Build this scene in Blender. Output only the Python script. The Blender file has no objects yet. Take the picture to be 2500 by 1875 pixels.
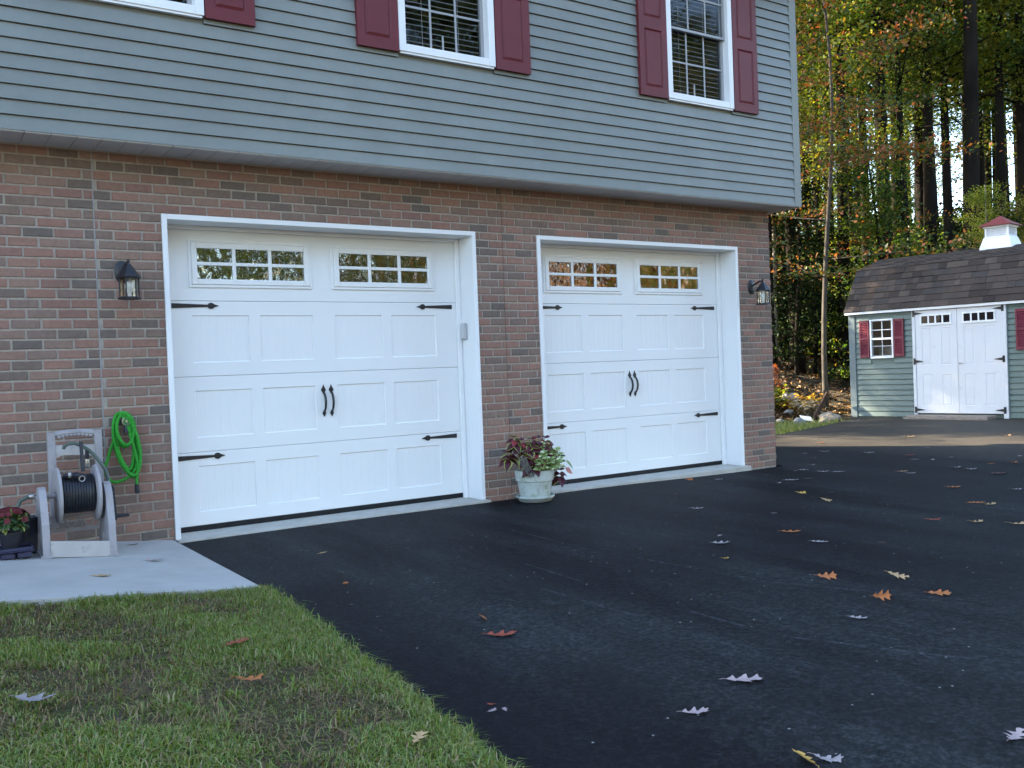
import bpy, math, random
import numpy as np
from mathutils import Vector, Matrix, noise as mnoise

SC = bpy.context.scene
C = SC.collection
R = math.radians

# ---------------------------------------------------------------- camera
cam_d = bpy.data.cameras.new('camera')
cam = bpy.data.objects.new('camera', cam_d); C.objects.link(cam)
cam_d.sensor_fit = 'HORIZONTAL'; cam_d.sensor_width = 36.0; cam_d.lens = 36.0 * 2.263 / 2.5
cam_d.clip_start = 0.05; cam_d.clip_end = 600
CAM = Vector((-1.657, -6.936, 1.150)); YAW, PITCH, ROLL = 0.5890, -0.0178, -0.0386
fw = Vector((math.sin(YAW) * math.cos(PITCH), math.cos(YAW) * math.cos(PITCH), math.sin(PITCH)))
rt = Vector((math.cos(YAW), -math.sin(YAW), 0)); up = rt.cross(fw)
rr = rt * math.cos(ROLL) + up * math.sin(ROLL); uu = -rt * math.sin(ROLL) + up * math.cos(ROLL)
mw = Matrix((rr, uu, -fw)).transposed().to_4x4(); mw.translation = CAM
cam.matrix_world = mw
SC.camera = cam

# ---------------------------------------------------------------- sky, sun, exposure
SUN_EL = R(26); SUN_DIR = Vector((-0.545, 0.838, 0)).normalized()
SUN_DIR = Vector((SUN_DIR.x * math.cos(SUN_EL), SUN_DIR.y * math.cos(SUN_EL), math.sin(SUN_EL)))
W = bpy.data.worlds.new('World'); SC.world = W; W.use_nodes = True
nt = W.node_tree; nt.nodes.clear()
sky = nt.nodes.new('ShaderNodeTexSky'); sky.sky_type = 'NISHITA'; sky.sun_disc = False
sky.sun_elevation = SUN_EL; sky.sun_rotation = math.atan2(SUN_DIR.x, SUN_DIR.y)
sky.air_density = 1.0; sky.dust_density = 1.0; sky.ozone_density = 1.1
bg = nt.nodes.new('ShaderNodeBackground'); bg.inputs[1].default_value = 0.095
wo = nt.nodes.new('ShaderNodeOutputWorld')
nt.links.new(sky.outputs[0], bg.inputs[0]); nt.links.new(bg.outputs[0], wo.inputs[0])
sl = bpy.data.lights.new('sun', 'SUN'); sl.energy = 5.0; sl.angle = R(0.5); sl.color = (1.0, 0.86, 0.66)
so = bpy.data.objects.new('sun', sl); C.objects.link(so)
so.rotation_euler = (-SUN_DIR).to_track_quat('-Z', 'Y').to_euler(); so.location = (-10, 20, 30)
SC.view_settings.view_transform = 'Standard'; SC.view_settings.look = 'None'
SC.view_settings.gamma = 1.0; SC.view_settings.exposure = 3.47
SC.cycles.max_bounces = 8; SC.cycles.transparent_max_bounces = 16

# ---------------------------------------------------------------- helpers
def lerp(a, b, t): return a + (b - a) * t
def sstep(t): t = min(1.0, max(0.0, t)); return t * t * (3 - 2 * t)

class MB:
    """collects vertices and faces in world (or thing-local) coordinates"""
    def __init__(s): s.v = []; s.f = []; s.m = []
    def add(s, vs, fs, mi=0):
        o = len(s.v); s.v.extend(tuple(p) for p in vs)
        s.f.extend(tuple(i + o for i in f) for f in fs); s.m.extend([mi] * len(fs)); return s
    def box(s, x0, x1, y0, y1, z0, z1, mi=0, b=0.0):
        if b > 0:
            b = min(b, (x1 - x0) * .45, (y1 - y0) * .45, (z1 - z0) * .45)
            vs = []; idx = {}
            for i, X in enumerate(((x0, x0 + b), (x1, x1 - b))):
                for j, Y in enumerate(((y0, y0 + b), (y1, y1 - b))):
                    for k, Z in enumerate(((z0, z0 + b), (z1, z1 - b))):
                        for a in range(3):
                            idx[(i, j, k, a)] = len(vs)
                            vs.append((X[0] if a == 0 else X[1], Y[0] if a == 1 else Y[1], Z[0] if a == 2 else Z[1]))
            g = lambda i, j, k, a: idx[(i, j, k, a)]
            fs = []
            for i in (0, 1):
                q = [g(i, 0, 0, 0), g(i, 0, 1, 0), g(i, 1, 1, 0), g(i, 1, 0, 0)]; fs.append(q if i == 0 else q[::-1])
                q = [g(0, i, 0, 1), g(1, i, 0, 1), g(1, i, 1, 1), g(0, i, 1, 1)]; fs.append(q if i == 0 else q[::-1])
                q = [g(0, 0, i, 2), g(0, 1, i, 2), g(1, 1, i, 2), g(1, 0, i, 2)]; fs.append(q if i == 0 else q[::-1])
            for i in (0, 1):
                for j in (0, 1):
                    fs.append([g(i, j, 0, 0), g(i, j, 0, 1), g(i, j, 1, 1), g(i, j, 1, 0)])
                    fs.append([g(i, 0, j, 0), g(i, 0, j, 2), g(i, 1, j, 2), g(i, 1, j, 0)])
                    fs.append([g(0, i, j, 1), g(0, i, j, 2), g(1, i, j, 2), g(1, i, j, 1)])
                    for k in (0, 1): fs.append([g(i, j, k, 0), g(i, j, k, 1), g(i, j, k, 2)])
            return s.add(vs, fs, mi)
        vs = [(x, y, z) for x in (x0, x1) for y in (y0, y1) for z in (z0, z1)]
        return s.add(vs, [(0, 1, 3, 2), (4, 6, 7, 5), (0, 4, 5, 1), (2, 3, 7, 6), (0, 2, 6, 4), (1, 5, 7, 3)], mi)
    def tube(s, pts, rad, n=8, cap=True, mi=0, closed=False):
        pts = [Vector(p) for p in pts]; m = len(pts)
        if not hasattr(rad, '__len__'): rad = [rad] * m
        vs = []; fs = []; u = None
        for i, p in enumerate(pts):
            if closed: t = pts[(i + 1) % m] - pts[i - 1]
            else: t = pts[min(i + 1, m - 1)] - pts[max(i - 1, 0)]
            t = t.normalized() if t.length > 1e-9 else Vector((0, 0, 1))
            if u is None: u = t.orthogonal().normalized()
            u = (u - t * u.dot(t)); u = u.normalized() if u.length > 1e-6 else t.orthogonal().normalized()
            w = t.cross(u)
            for k in range(n):
                a = 2 * math.pi * k / n
                vs.append(p + (u * math.cos(a) + w * math.sin(a)) * rad[i])
        for i in range(m if closed else m - 1):
            j = (i + 1) % m
            for k in range(n):
                l = (k + 1) % n
                fs.append((i * n + k, i * n + l, j * n + l, j * n + k))
        if cap and not closed:
            fs.append(tuple(range(n))[::-1]); fs.append(tuple((m - 1) * n + k for k in range(n)))
        return s.add(vs, fs, mi)
    def lathe(s, prof, c=(0, 0, 0), n=24, mi=0, ax='z', ph=0.0, sx=1, sy=1):
        vs = []; fs = []
        for r, z in prof:
            for k in range(n):
                a = 2 * math.pi * k / n + ph
                x, y = r * math.cos(a) * sx, r * math.sin(a) * sy
                p = (x, y, z) if ax == 'z' else ((x, -z, y) if ax == 'y' else (z, x, y))
                vs.append((p[0] + c[0], p[1] + c[1], p[2] + c[2]))
        for i in range(len(prof) - 1):
            for k in range(n):
                l = (k + 1) % n
                fs.append((i * n + k, i * n + l, (i + 1) * n + l, (i + 1) * n + k))
        fs.append(tuple(range(n))[::-1]); fs.append(tuple((len(prof) - 1) * n + k for k in range(n)))
        return s.add(vs, fs, mi)
    def prism(s, poly, d0, d1, ax='y', mi=0):
        """2-D outline (a,b) pushed from d0 to d1 along ax"""
        def P(a, b, d): return (a, d, b) if ax == 'y' else ((d, a, b) if ax == 'x' else (a, b, d))
        n = len(poly); vs = [P(a, b, d0) for a, b in poly] + [P(a, b, d1) for a, b in poly]
        fs = [tuple(range(n)), tuple(range(n, 2 * n))[::-1]] + [(i, i + n, (i + 1) % n + n, (i + 1) % n) for i in range(n)]
        return s.add(vs, fs, mi)
    def build(s, name, mats, parent=None, smooth=False, local=False):
        me = bpy.data.meshes.new(name)
        if s.v: me.from_pydata(s.v, [], s.f)
        if not isinstance(mats, (list, tuple)): mats = [mats]
        for m in mats: me.materials.append(m)
        if len(mats) > 1: me.polygons.foreach_set('material_index', s.m)
        import bmesh
        bm = bmesh.new(); bm.from_mesh(me); bmesh.ops.recalc_face_normals(bm, faces=bm.faces); bm.to_mesh(me); bm.free()
        if smooth:
            me.polygons.foreach_set('use_smooth', [True] * len(me.polygons))
            if hasattr(me, 'set_sharp_from_angle'): me.set_sharp_from_angle(angle=R(35))
        return link(name, me, parent, local)

def origin(o):
    v = Vector((0, 0, 0))
    while o is not None: v += o.location; o = o.parent
    return v
def link(name, me, parent=None, local=False):
    o = bpy.data.objects.new(name, me); C.objects.link(o)
    if parent is not None:
        if not local: me.transform(Matrix.Translation(-origin(parent)))
        o.parent = parent
    elif not local and len(me.vertices):
        co = np.empty(len(me.vertices) * 3, 'f'); me.vertices.foreach_get('co', co); co = co.reshape(-1, 3)
        base = Vector(((co[:, 0].min() + co[:, 0].max()) / 2, (co[:, 1].min() + co[:, 1].max()) / 2, co[:, 2].min()))
        me.transform(Matrix.Translation(-base)); o.location = base
    me.update()
    return o
def tag(o, label=None, cat=None, group=None, kind=None):
    if label: o['label'] = label
    if cat: o['category'] = cat
    if group: o['group'] = group
    if kind: o['kind'] = kind
    return o
def thing(name, label, cat, loc=(0, 0, 0), rz=0, group=None):
    o = bpy.data.objects.new(name, None); C.objects.link(o); o.empty_display_size = .2
    o.location = loc; o.rotation_euler = (0, 0, rz)
    return tag(o, label, cat, group)
def fastmesh(name, V, F, k):
    """numpy verts (n,3), faces (m,k)"""
    me = bpy.data.meshes.new(name)
    me.vertices.add(len(V)); me.vertices.foreach_set('co', np.ascontiguousarray(V, 'f').ravel())
    me.loops.add(F.size); me.loops.foreach_set('vertex_index', np.ascontiguousarray(F, 'i').ravel())
    me.polygons.add(len(F)); me.polygons.foreach_set('loop_start', np.arange(0, F.size, k, dtype='i'))
    me.update(calc_edges=True); me.validate()
    return me

# ---------------------------------------------------------------- materials
def new_mat(name):
    m = bpy.data.materials.new(name); m.use_nodes = True
    n = m.node_tree; n.nodes.clear()
    out = n.nodes.new('ShaderNodeOutputMaterial')
    return m, n, out
def nd(n, t, **kw):
    x = n.nodes.new(t)
    for k, v in kw.items(): setattr(x, k, v)
    return x
def tex_noise(n, scale, detail=4, rough=.55, vec=None, coord='Object'):
    t = nd(n, 'ShaderNodeTexNoise'); t.inputs['Scale'].default_value = scale
    t.inputs['Detail'].default_value = detail; t.inputs['Roughness'].default_value = rough
    if vec is None:
        tc = nd(n, 'ShaderNodeTexCoord'); vec = tc.outputs[coord]
    n.links.new(vec, t.inputs['Vector']); return t
def ramp(n, src, stops):
    r = nd(n, 'ShaderNodeValToRGB'); e = r.color_ramp.elements
    while len(e) < len(stops): e.new(.5)
    for i, (p, c) in enumerate(stops):
        e[i].position = p; e[i].color = (c[0], c[1], c[2], 1) if hasattr(c, '__len__') else (c, c, c, 1)
    n.links.new(src, r.inputs[0]); return r
def mixc(n, f, a, b, bt='MIX'):
    m = nd(n, 'ShaderNodeMix', data_type='RGBA', blend_type=bt)
    for k, v in ((0, f), (6, a), (7, b)):
        if hasattr(v, 'node'): n.links.new(v, m.inputs[k])
        elif k == 0: m.inputs[k].default_value = v
        else: m.inputs[k].default_value = (v[0], v[1], v[2], 1)
    return m.outputs[2]
def math_(n, op, a, b=None, clamp=False):
    m = nd(n, 'ShaderNodeMath', operation=op); m.use_clamp = clamp
    for k, v in enumerate((a, b)):
        if v is None: continue
        if hasattr(v, 'node'): n.links.new(v, m.inputs[k])
        else: m.inputs[k].default_value = v
    return m.outputs[0]
def bump(n, h, strength, dist=.01):
    b = nd(n, 'ShaderNodeBump'); b.inputs['Strength'].default_value = strength; b.inputs['Distance'].default_value = dist
    n.links.new(h, b.inputs['Height']); return b.outputs[0]
def PM(name, col, rough=.6, spec=.5, var=.12, vs=6.0, bs=0, bst=.3, metal=0.0, dirt=None, coord='Object', bd=.004):
    """painted / plain surface: base colour with slow noise, optional fine bump and dirt (colour, scale, threshold)"""
    m, n, out = new_mat(name)
    p = nd(n, 'ShaderNodeBsdfPrincipled')
    t = tex_noise(n, vs, 5, .6, coord=coord)
    a = [c * (1 - var) for c in col]; b = [min(1, c * (1 + var)) for c in col]
    c = ramp(n, t.outputs[0], [(.3, a), (.7, b)]).outputs[0]
    if dirt:
        t2 = tex_noise(n, dirt[1], 8, .7, coord=coord)
        f = ramp(n, t2.outputs[0], [(dirt[2], 0), (min(1, dirt[2] + .18), 1)]).outputs[0]
        c = mixc(n, f, c, dirt[0])
    n.links.new(c, p.inputs['Base Color'])
    p.inputs['Roughness'].default_value = rough; p.inputs['Specular IOR Level'].default_value = spec; p.inputs['Metallic'].default_value = metal
    if bs: n.links.new(bump(n, tex_noise(n, bs, 4, .6, coord=coord).outputs[0], bst, bd), p.inputs['Normal'])
    n.links.new(p.outputs[0], out.inputs[0]); return m
def island_mat(name, stops, rough=.8, spec=.3, nz=0, bs=0, bst=.5, sheet=.15, nvar=.25, bd=.004):
    """every separate piece (brick, shingle) takes its own tint"""
    m, n, out = new_mat(name); p = nd(n, 'ShaderNodeBsdfPrincipled')
    g = nd(n, 'ShaderNodeNewGeometry')
    c = ramp(n, g.outputs['Random Per Island'], stops)
    c = c.outputs[0]
    if nz:
        t = tex_noise(n, nz, 6, .7)
        k = ramp(n, t.outputs[0], [(.25, 1 - nvar), (.75, 1 + nvar)]).outputs[0]
        c = mixc(n, 1.0, c, k, 'MULTIPLY')
        st = tex_noise(n, 1.1, 6, .7)
        c = mixc(n, 1.0, c, ramp(n, st.outputs[0], [(.3, .86), (.55, 1.0), (.72, 1.12)]).outputs[0], 'MULTIPLY')
    n.links.new(c, p.inputs['Base Color'])
    p.inputs['Roughness'].default_value = rough; p.inputs['Specular IOR Level'].default_value = spec
    if bs: n.links.new(bump(n, tex_noise(n, bs, 5, .65).outputs[0], bst, bd), p.inputs['Normal'])
    n.links.new(p.outputs[0], out.inputs[0]); return m
def leaf_mat(name, stops, trans=.45, objvar=.25, gloss=.025, rough=.5):
    m, n, out = new_mat(name)
    g = nd(n, 'ShaderNodeNewGeometry')
    c = ramp(n, g.outputs['Random Per Island'], stops).outputs[0]
    oi = nd(n, 'ShaderNodeObjectInfo')
    hs = nd(n, 'ShaderNodeHueSaturation')
    n.links.new(c, hs.inputs['Color'])
    n.links.new(math_(n, 'ADD', math_(n, 'MULTIPLY', oi.outputs['Random'], objvar * .12), .5 - objvar * .06), hs.inputs['Hue'])
    n.links.new(math_(n, 'ADD', math_(n, 'MULTIPLY', oi.outputs['Random'], objvar), 1 - objvar / 2), hs.inputs['Value'])
    d = nd(n, 'ShaderNodeBsdfDiffuse'); t = nd(n, 'ShaderNodeBsdfTranslucent'); gl = nd(n, 'ShaderNodeBsdfGlossy')
    gl.inputs['Roughness'].default_value = rough
    tc = mixc(n, 1.0, hs.outputs[0], (1.5, 1.35, .6), 'MULTIPLY')
    n.links.new(hs.outputs[0], d.inputs[0]); n.links.new(tc, t.inputs[0])
    a = nd(n, 'ShaderNodeMixShader'); a.inputs[0].default_value = trans
    n.links.new(d.outputs[0], a.inputs[1]); n.links.new(t.outputs[0], a.inputs[2])
    b = nd(n, 'ShaderNodeMixShader'); b.inputs[0].default_value = gloss
    n.links.new(a.outputs[0], b.inputs[1]); n.links.new(gl.outputs[0], b.inputs[2])
    n.links.new(b.outputs[0], out.inputs[0]); return m
def window_glass(name, refl, wav=0.0, wscale=5, opaque=True, tint=(.004, .004, .005)):
    m, n, out = new_mat(name)
    g = nd(n, 'ShaderNodeBsdfGlossy'); g.inputs['Roughness'].default_value = .004; g.inputs[0].default_value = (.95, .97, 1, 1)
    if opaque:
        d = nd(n, 'ShaderNodeBsdfDiffuse'); d.inputs[0].default_value = (*tint, 1)
    else:
        d = nd(n, 'ShaderNodeBsdfTransparent'); d.inputs[0].default_value = (.86, .88, .9, 1)
    lw = nd(n, 'ShaderNodeFresnel'); lw.inputs[0].default_value = 1.5
    f = math_(n, 'ADD', math_(n, 'MULTIPLY', lw.outputs[0], .55 if not opaque else 1.6), refl, clamp=True)
    mx = nd(n, 'ShaderNodeMixShader'); n.links.new(f, mx.inputs[0])
    n.links.new(d.outputs[0], mx.inputs[1]); n.links.new(g.outputs[0], mx.inputs[2])
    if wav:
        b = bump(n, tex_noise(n, wscale, 2, .5).outputs[0], 1.0, wav)
        n.links.new(b, g.inputs['Normal'])
    n.links.new(mx.outputs[0], out.inputs[0]); return m

WHITE = PM('white_vinyl_trim', (.80, .80, .80), .42, .45, .02, 2, 0)
DOORW = PM('white_door_steel', (.80, .80, .79), .40, .5, .015, 1.5, 160, .12, bd=.001)
BLACK = PM('black_iron', (.012, .012, .015), .45, .5, .3, 30, 120, .3)
RUBBER = PM('black_rubber', (.012, .012, .013), .7, .3, .2, 20)
SIDING = island_mat('grey_vinyl_siding', [(0, (.190, .204, .187)), (.5, (.200, .214, .195)), (1, (.210, .223, .203))], .5, .4, 2.5, 90, .15, nvar=.05, bd=.001)
SOFFIT = PM('tan_vinyl_soffit', (.56, .53, .51), .55, .4, .05, 3)
SHUT = PM('maroon_vinyl_shutter', (.130, .020, .026), .55, .35, .1, 5, 130, .3, bd=.001)
MORTAR = PM('grey_mortar', (.36, .31, .26), .95, .1, .18, 25, 140, .8)
BRICK = island_mat('brick', [(0.0, (.272, .152, .118)), (.2, (.305, .176, .134)), (.38, (.252, .146, .118)), (.52, (.292, .184, .140)),
                            (.66, (.242, .166, .132)), (.87, (.206, .146, .118)), (.955, (.152, .124, .108)), (1.0, (.178, .138, .116))], .93, .15, 28, 170, .9, nvar=.2)
CONC = PM('broom_concrete', (.42, .40, .365), .9, .2, .10, 3, 220, .5, dirt=((.30, .29, .27), 9, .62))
SILLC = PM('sill_concrete', (.44, .415, .365), .9, .2, .12, 6, 150, .5, dirt=((.25, .23, .2), 14, .62))
CAULK = PM('grey_caulk', (.30, .29, .28), .8, .2, .1, 10)
CRACK = PM('dark_joint', (.12, .09, .075), .9, .1, .3, 10)
DARKROOM = PM('dark_interior', (.03, .028, .026), .9, .1, .2, 3)
GLASS_G = window_glass('garage_window_glass', .13, .011, 6)
GLASS_W = window_glass('house_window_glass', .0, .0012, 2.5, opaque=False)
GLASS_S = window_glass('shed_window_glass', .02, .002, 4, opaque=False)
BLIND = PM('blind_slat', (.42, .41, .40), .6, .3, .05, 4)
SCREEN = PM('window_sash_grey', (.33, .335, .34), .5, .4, .03, 3)

# ---------------------------------------------------------------- terrain
def bank(x, y):
    return -.29 * (x - 12.0) + .957 * (y - 4.5)
def terrain(x, y):
    b = bank(x, y)
    n1 = mnoise.noise(Vector((x * .7, y * .7, 3.1))); n2 = mnoise.noise(Vector((x * 2.3, y * 2.3, 7.7)))
    z = 1.0 * sstep((b + .2) / 4.2) + .03 * max(0, b - 4) + .13 * max(0, b - 13)
    rough = sstep((b + .3) / 1.5)
    z += rough * (.20 * n1 + .10 * n2 + .05 * mnoise.noise(Vector((x * 5.0, y * 5.0, 1.7))))
    if y < -12: z += .04 * (-12 - y) * .5
    return z - .075
def asph_z(x, y):
    z = -.015 - .035 * sstep((x - 3.2) / 3.0) + .035 * sstep((x - 7.5) / 5.0)
    return z + .006 * mnoise.noise(Vector((x * .5, y * .5, 0)))
def lawn_z(x, y):
    k = sstep((y + 8.5) / 5.5)
    z = .107 * max(0.0, min(-x - .02, 5.0)) * lerp(.35, 1, k) - .025
    e = -.06 - .06 * (-y - 1.9)          # driveway edge line
    z -= .0
    return z + .018 * mnoise.noise(Vector((x * 1.3, y * 1.3, 5))) * sstep((-x + .0) / .4)

def ground_material():
    m, n, out = new_mat('forest_litter'); p = nd(n, 'ShaderNodeBsdfPrincipled')
    t = tex_noise(n, 1.2, 8, .7); t2 = tex_noise(n, 22, 6, .75)
    c1 = ramp(n, t2.outputs[0], [(.3, (.035, .024, .016)), (.5, (.095, .066, .042)), (.62, (.15, .105, .066)), (.75, (.21, .16, .11))]).outputs[0]
    c2 = ramp(n, t2.outputs[0], [(.3, (.03, .03, .02)), (.6, (.075, .075, .05)), (.75, (.16, .13, .10))]).outputs[0]
    c = mixc(n, ramp(n, t.outputs[0], [(.4, 0), (.6, 1)]).outputs[0], c1, c2)
    n.links.new(c, p.inputs['Base Color']); p.inputs['Roughness'].default_value = .95; p.inputs['Specular IOR Level'].default_value = .1
    n.links.new(bump(n, t2.outputs[0], 1.0, .05), p.inputs['Normal'])
    n.links.new(p.outputs[0], out.inputs[0]); return m

def build_ground():
    def axis(lo, hi, c0, c1, fine, coarse):
        a = []; x = lo
        while x < hi:
            a.append(x); d = 0 if c0 <= x <= c1 else min(abs(x - c0), abs(x - c1))
            x += min(coarse, fine + d * .12)
        a.append(hi); return a
    xs = axis(-160, 220, 5, 24, .28, 9); ys = axis(-160, 200, 1, 16, .28, 9)
    V = np.array([(x, y, terrain(x, y)) for y in ys for x in xs], 'f')
    nx = len(xs)
    F = np.array([(j * nx + i, j * nx + i + 1, (j + 1) * nx + i + 1, (j + 1) * nx + i) for j in range(len(ys) - 1) for i in range(nx - 1)], 'i')
    me = fastmesh('ground', V, F, 4); me.materials.append(ground_material())
    me.polygons.foreach_set('use_smooth', [True] * len(me.polygons))
    o = bpy.data.objects.new('ground', me); C.objects.link(o); tag(o, kind='structure')

def sheet(name, poly, zf, step, mat, depth=.08):
    """outlined sheet cut into a grid, laid on height function zf, with a skirt"""
    import bmesh
    bm = bmesh.new(); vs = [bm.verts.new((x, y, 0)) for x, y in poly]; bm.faces.new(vs)
    xs = [p[0] for p in poly]; ys = [p[1] for p in poly]
    for a, lo, hi, nrm in ((0, min(xs), max(xs), (1, 0, 0)), (1, min(ys), max(ys), (0, 1, 0))):
        x = lo + step
        while x < hi:
            co = (x, 0, 0) if a == 0 else (0, x, 0)
            bmesh.ops.bisect_plane(bm, geom=bm.verts[:] + bm.edges[:] + bm.faces[:], plane_co=co, plane_no=nrm, dist=1e-5)
            x += step
    for v in bm.verts: v.co.z = zf(v.co.x, v.co.y)
    be = [e for e in bm.edges if e.is_boundary]
    r = bmesh.ops.extrude_edge_only(bm, edges=be)
    for v in r['geom']:
        if isinstance(v, bmesh.types.BMVert): v.co.z -= depth
    bmesh.ops.recalc_face_normals(bm, faces=bm.faces)
    me = bpy.data.meshes.new(name); bm.to_mesh(me); bm.free(); me.materials.append(mat)
    o = bpy.data.objects.new(name, me); C.objects.link(o); return o

def asphalt_material():
    m, n, out = new_mat('sealed_asphalt'); p = nd(n, 'ShaderNodeBsdfPrincipled')
    tc = nd(n, 'ShaderNodeTexCoord'); P = tc.outputs['Object']
    mp = nd(n, 'ShaderNodeMapping'); n.links.new(P, mp.inputs[0]); mp.inputs['Scale'].default_value = (1.6, .22, 1)
    big = tex_noise(n, .55, 5, .6, P); streak = tex_noise(n, 1.5, 7, .7, mp.outputs[0]); fine = tex_noise(n, 42, 7, .88, P); mid = tex_noise(n, 14, 6, .8, P)
    base = ramp(n, fine.outputs[0], [(.38, (.0022, .0022, .003)), (.51, (.0058, .0058, .0075)), (.63, (.024, .024, .027))]).outputs[0]
    worn = ramp(n, fine.outputs[0], [(.37, (.007, .0085, .0092)), (.5, (.021, .0238, .025)), (.63, (.066, .070, .072))]).outputs[0]
    f = math_(n, 'MULTIPLY', ramp(n, streak.outputs[0], [(.42, 0), (.68, .9)]).outputs[0], ramp(n, big.outputs[0], [(.35, .2), (.6, 1)]).outputs[0])
    # the wheel lanes into the near garage are scuffed paler
    sx = nd(n, 'ShaderNodeSeparateXYZ'); n.links.new(P, sx.inputs[0])
    wob = math_(n, 'MULTIPLY', math_(n, 'SUBTRACT', mid.outputs[0], .5), .25)
    def lane(x0, w, y0, y1, gain):
        d = math_(n, 'ABSOLUTE', math_(n, 'SUBTRACT', math_(n, 'ADD', sx.outputs[0], wob), x0))
        a = math_(n, 'SUBTRACT', 1.0, math_(n, 'DIVIDE', d, w), clamp=True)
        l = math_(n, 'MULTIPLY', math_(n, 'DIVIDE', math_(n, 'SUBTRACT', y1, sx.outputs[1]), .8, clamp=True), math_(n, 'DIVIDE', math_(n, 'SUBTRACT', sx.outputs[1], y0), .8, clamp=True))
        return math_(n, 'MULTIPLY', math_(n, 'MULTIPLY', a, l), gain)
    for args in ((.72, .42, -6.5, -1.6, .95), (1.15, .2, -6, -2.2, .6), (.32, .12, -4.8, -2.6, .6), (1.75, .7, -8, -3.2, .5), (4.2, .35, -7, -.9, .4), (5.3, .3, -7, -.9, .35)):
        f = math_(n, 'ADD', f, math_(n, 'MULTIPLY', lane(*args), ramp(n, mid.outputs[0], [(.3, .35), (.65, 1)]).outputs[0]))
    col = mixc(n, math_(n, 'MINIMUM', f, 1.0), base, worn)
    # fresh black sealer along the lawn edge and by the walls
    dk = ramp(n, tex_noise(n, .9, 4, .6, P).outputs[0], [(.45, 0), (.65, .6)]).outputs[0]
    edge = math_(n, 'SUBTRACT', 1.0, math_(n, 'DIVIDE', math_(n, 'ABSOLUTE', math_(n, 'SUBTRACT', sx.outputs[0], -.05)), .5), clamp=True)
    edge = math_(n, 'MULTIPLY', edge, math_(n, 'DIVIDE', math_(n, 'SUBTRACT', -2.2, sx.outputs[1]), 1.2, clamp=True))
    dk = math_(n, 'MAXIMUM', dk, math_(n, 'MULTIPLY', edge, .9))
    col = mixc(n, dk, col, mixc(n, .5, base, (.008, .008, .010)))
    # thin pale scratches and dark sealer smears, in the drive's own plane
    def seg(a, b, w, wn):
        a = Vector((a[0], a[1], 0)); b = Vector((b[0], b[1], 0)); d = b - a; L = d.length; d = d / L
        sb = nd(n, 'ShaderNodeVectorMath', operation='SUBTRACT'); n.links.new(P, sb.inputs[0]); sb.inputs[1].default_value = a
        mz = nd(n, 'ShaderNodeVectorMath', operation='MULTIPLY'); n.links.new(sb.outputs[0], mz.inputs[0]); mz.inputs[1].default_value = (1, 1, 0)
        dt = nd(n, 'ShaderNodeVectorMath', operation='DOT_PRODUCT'); n.links.new(mz.outputs[0], dt.inputs[0]); dt.inputs[1].default_value = d
        t = math_(n, 'MINIMUM', math_(n, 'MAXIMUM', dt.outputs['Value'], 0.0), L)
        sc = nd(n, 'ShaderNodeVectorMath', operation='SCALE'); sc.inputs[0].default_value = d; n.links.new(t, sc.inputs['Scale'])
        df = nd(n, 'ShaderNodeVectorMath', operation='SUBTRACT'); n.links.new(mz.outputs[0], df.inputs[0]); n.links.new(sc.outputs[0], df.inputs[1])
        ln = nd(n, 'ShaderNodeVectorMath', operation='LENGTH'); n.links.new(df.outputs[0], ln.inputs[0])
        dd = math_(n, 'ADD', ln.outputs['Value'], math_(n, 'MULTIPLY', math_(n, 'SUBTRACT', wn, .5), w * 2.5))
        return math_(n, 'SUBTRACT', 1.0, math_(n, 'DIVIDE', math_(n, 'ABSOLUTE', dd), w), clamp=True)
    wn = tex_noise(n, 5, 4, .7, P).outputs[0]
    pl = [((2.0, -1.39), (1.95, -2.32)), ((1.95, -2.32), (2.08, -3.66)), ((2.08, -3.66), (2.45, -4.5)), ((1.41, -2.43), (1.38, -2.99)), ((1.13, -2.98), (1.15, -3.69)),
          ((1.39, -3.8), (1.39, -4.12)), ((1.4, -4.33), (1.63, -4.87)), ((1.63, -4.87), (1.8, -5.15))]
    s = None
    for a, b in pl:
        q = seg(a, b, .014, wn); s = q if s is None else math_(n, 'MAXIMUM', s, q)
    s = math_(n, 'MULTIPLY', s, ramp(n, tex_noise(n, 30, 3, .8, P).outputs[0], [(.44, 0), (.66, .6)]).outputs[0])
    col = mixc(n, s, col, (.10, .11, .125))
    s = None
    for a, b in [((1.97, -2.3), (1.98, -2.7)), ((2.54, -2.79), (2.58, -2.98)), ((2.59, -3.3), (2.56, -3.92)), ((2.45, -4.56), (2.43, -4.63))]:
        q = seg(a, b, .030, wn); s = q if s is None else math_(n, 'MAXIMUM', s, q)
    col = mixc(n, math_(n, 'MULTIPLY', s, .85), col, (.004, .004, .005))
    sunlit_pale = math_(n, 'MULTIPLY', math_(n, 'DIVIDE', math_(n, 'SUBTRACT', math_(n, 'ADD', sx.outputs[0], math_(n, 'MULTIPLY', wob, 3.0)), 7.9), 1.6, clamp=True), .85)  # sunlight put into the colour: far asphalt painted paler for the lit strip
    col = mixc(n, sunlit_pale, col, ramp(n, fine.outputs[0], [(.38, (.030, .026, .021)), (.52, (.058, .050, .040)), (.64, (.10, .088, .07))]).outputs[0])
    # pale grit
    vo = nd(n, 'ShaderNodeTexVoronoi'); vo.inputs['Scale'].default_value = 22; n.links.new(P, vo.inputs['Vector'])
    rnd = nd(n, 'ShaderNodeSeparateColor'); n.links.new(vo.outputs['Color'], rnd.inputs[0])
    g = math_(n, 'MULTIPLY', math_(n, 'LESS_THAN', vo.outputs['Distance'], .10), math_(n, 'GREATER_THAN', rnd.outputs[0], .90))
    col = mixc(n, g, col, (.30, .29, .27))
    n.links.new(col, p.inputs['Base Color']); p.inputs['Roughness'].default_value = .66; p.inputs['Specular IOR Level'].default_value = .09
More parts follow.
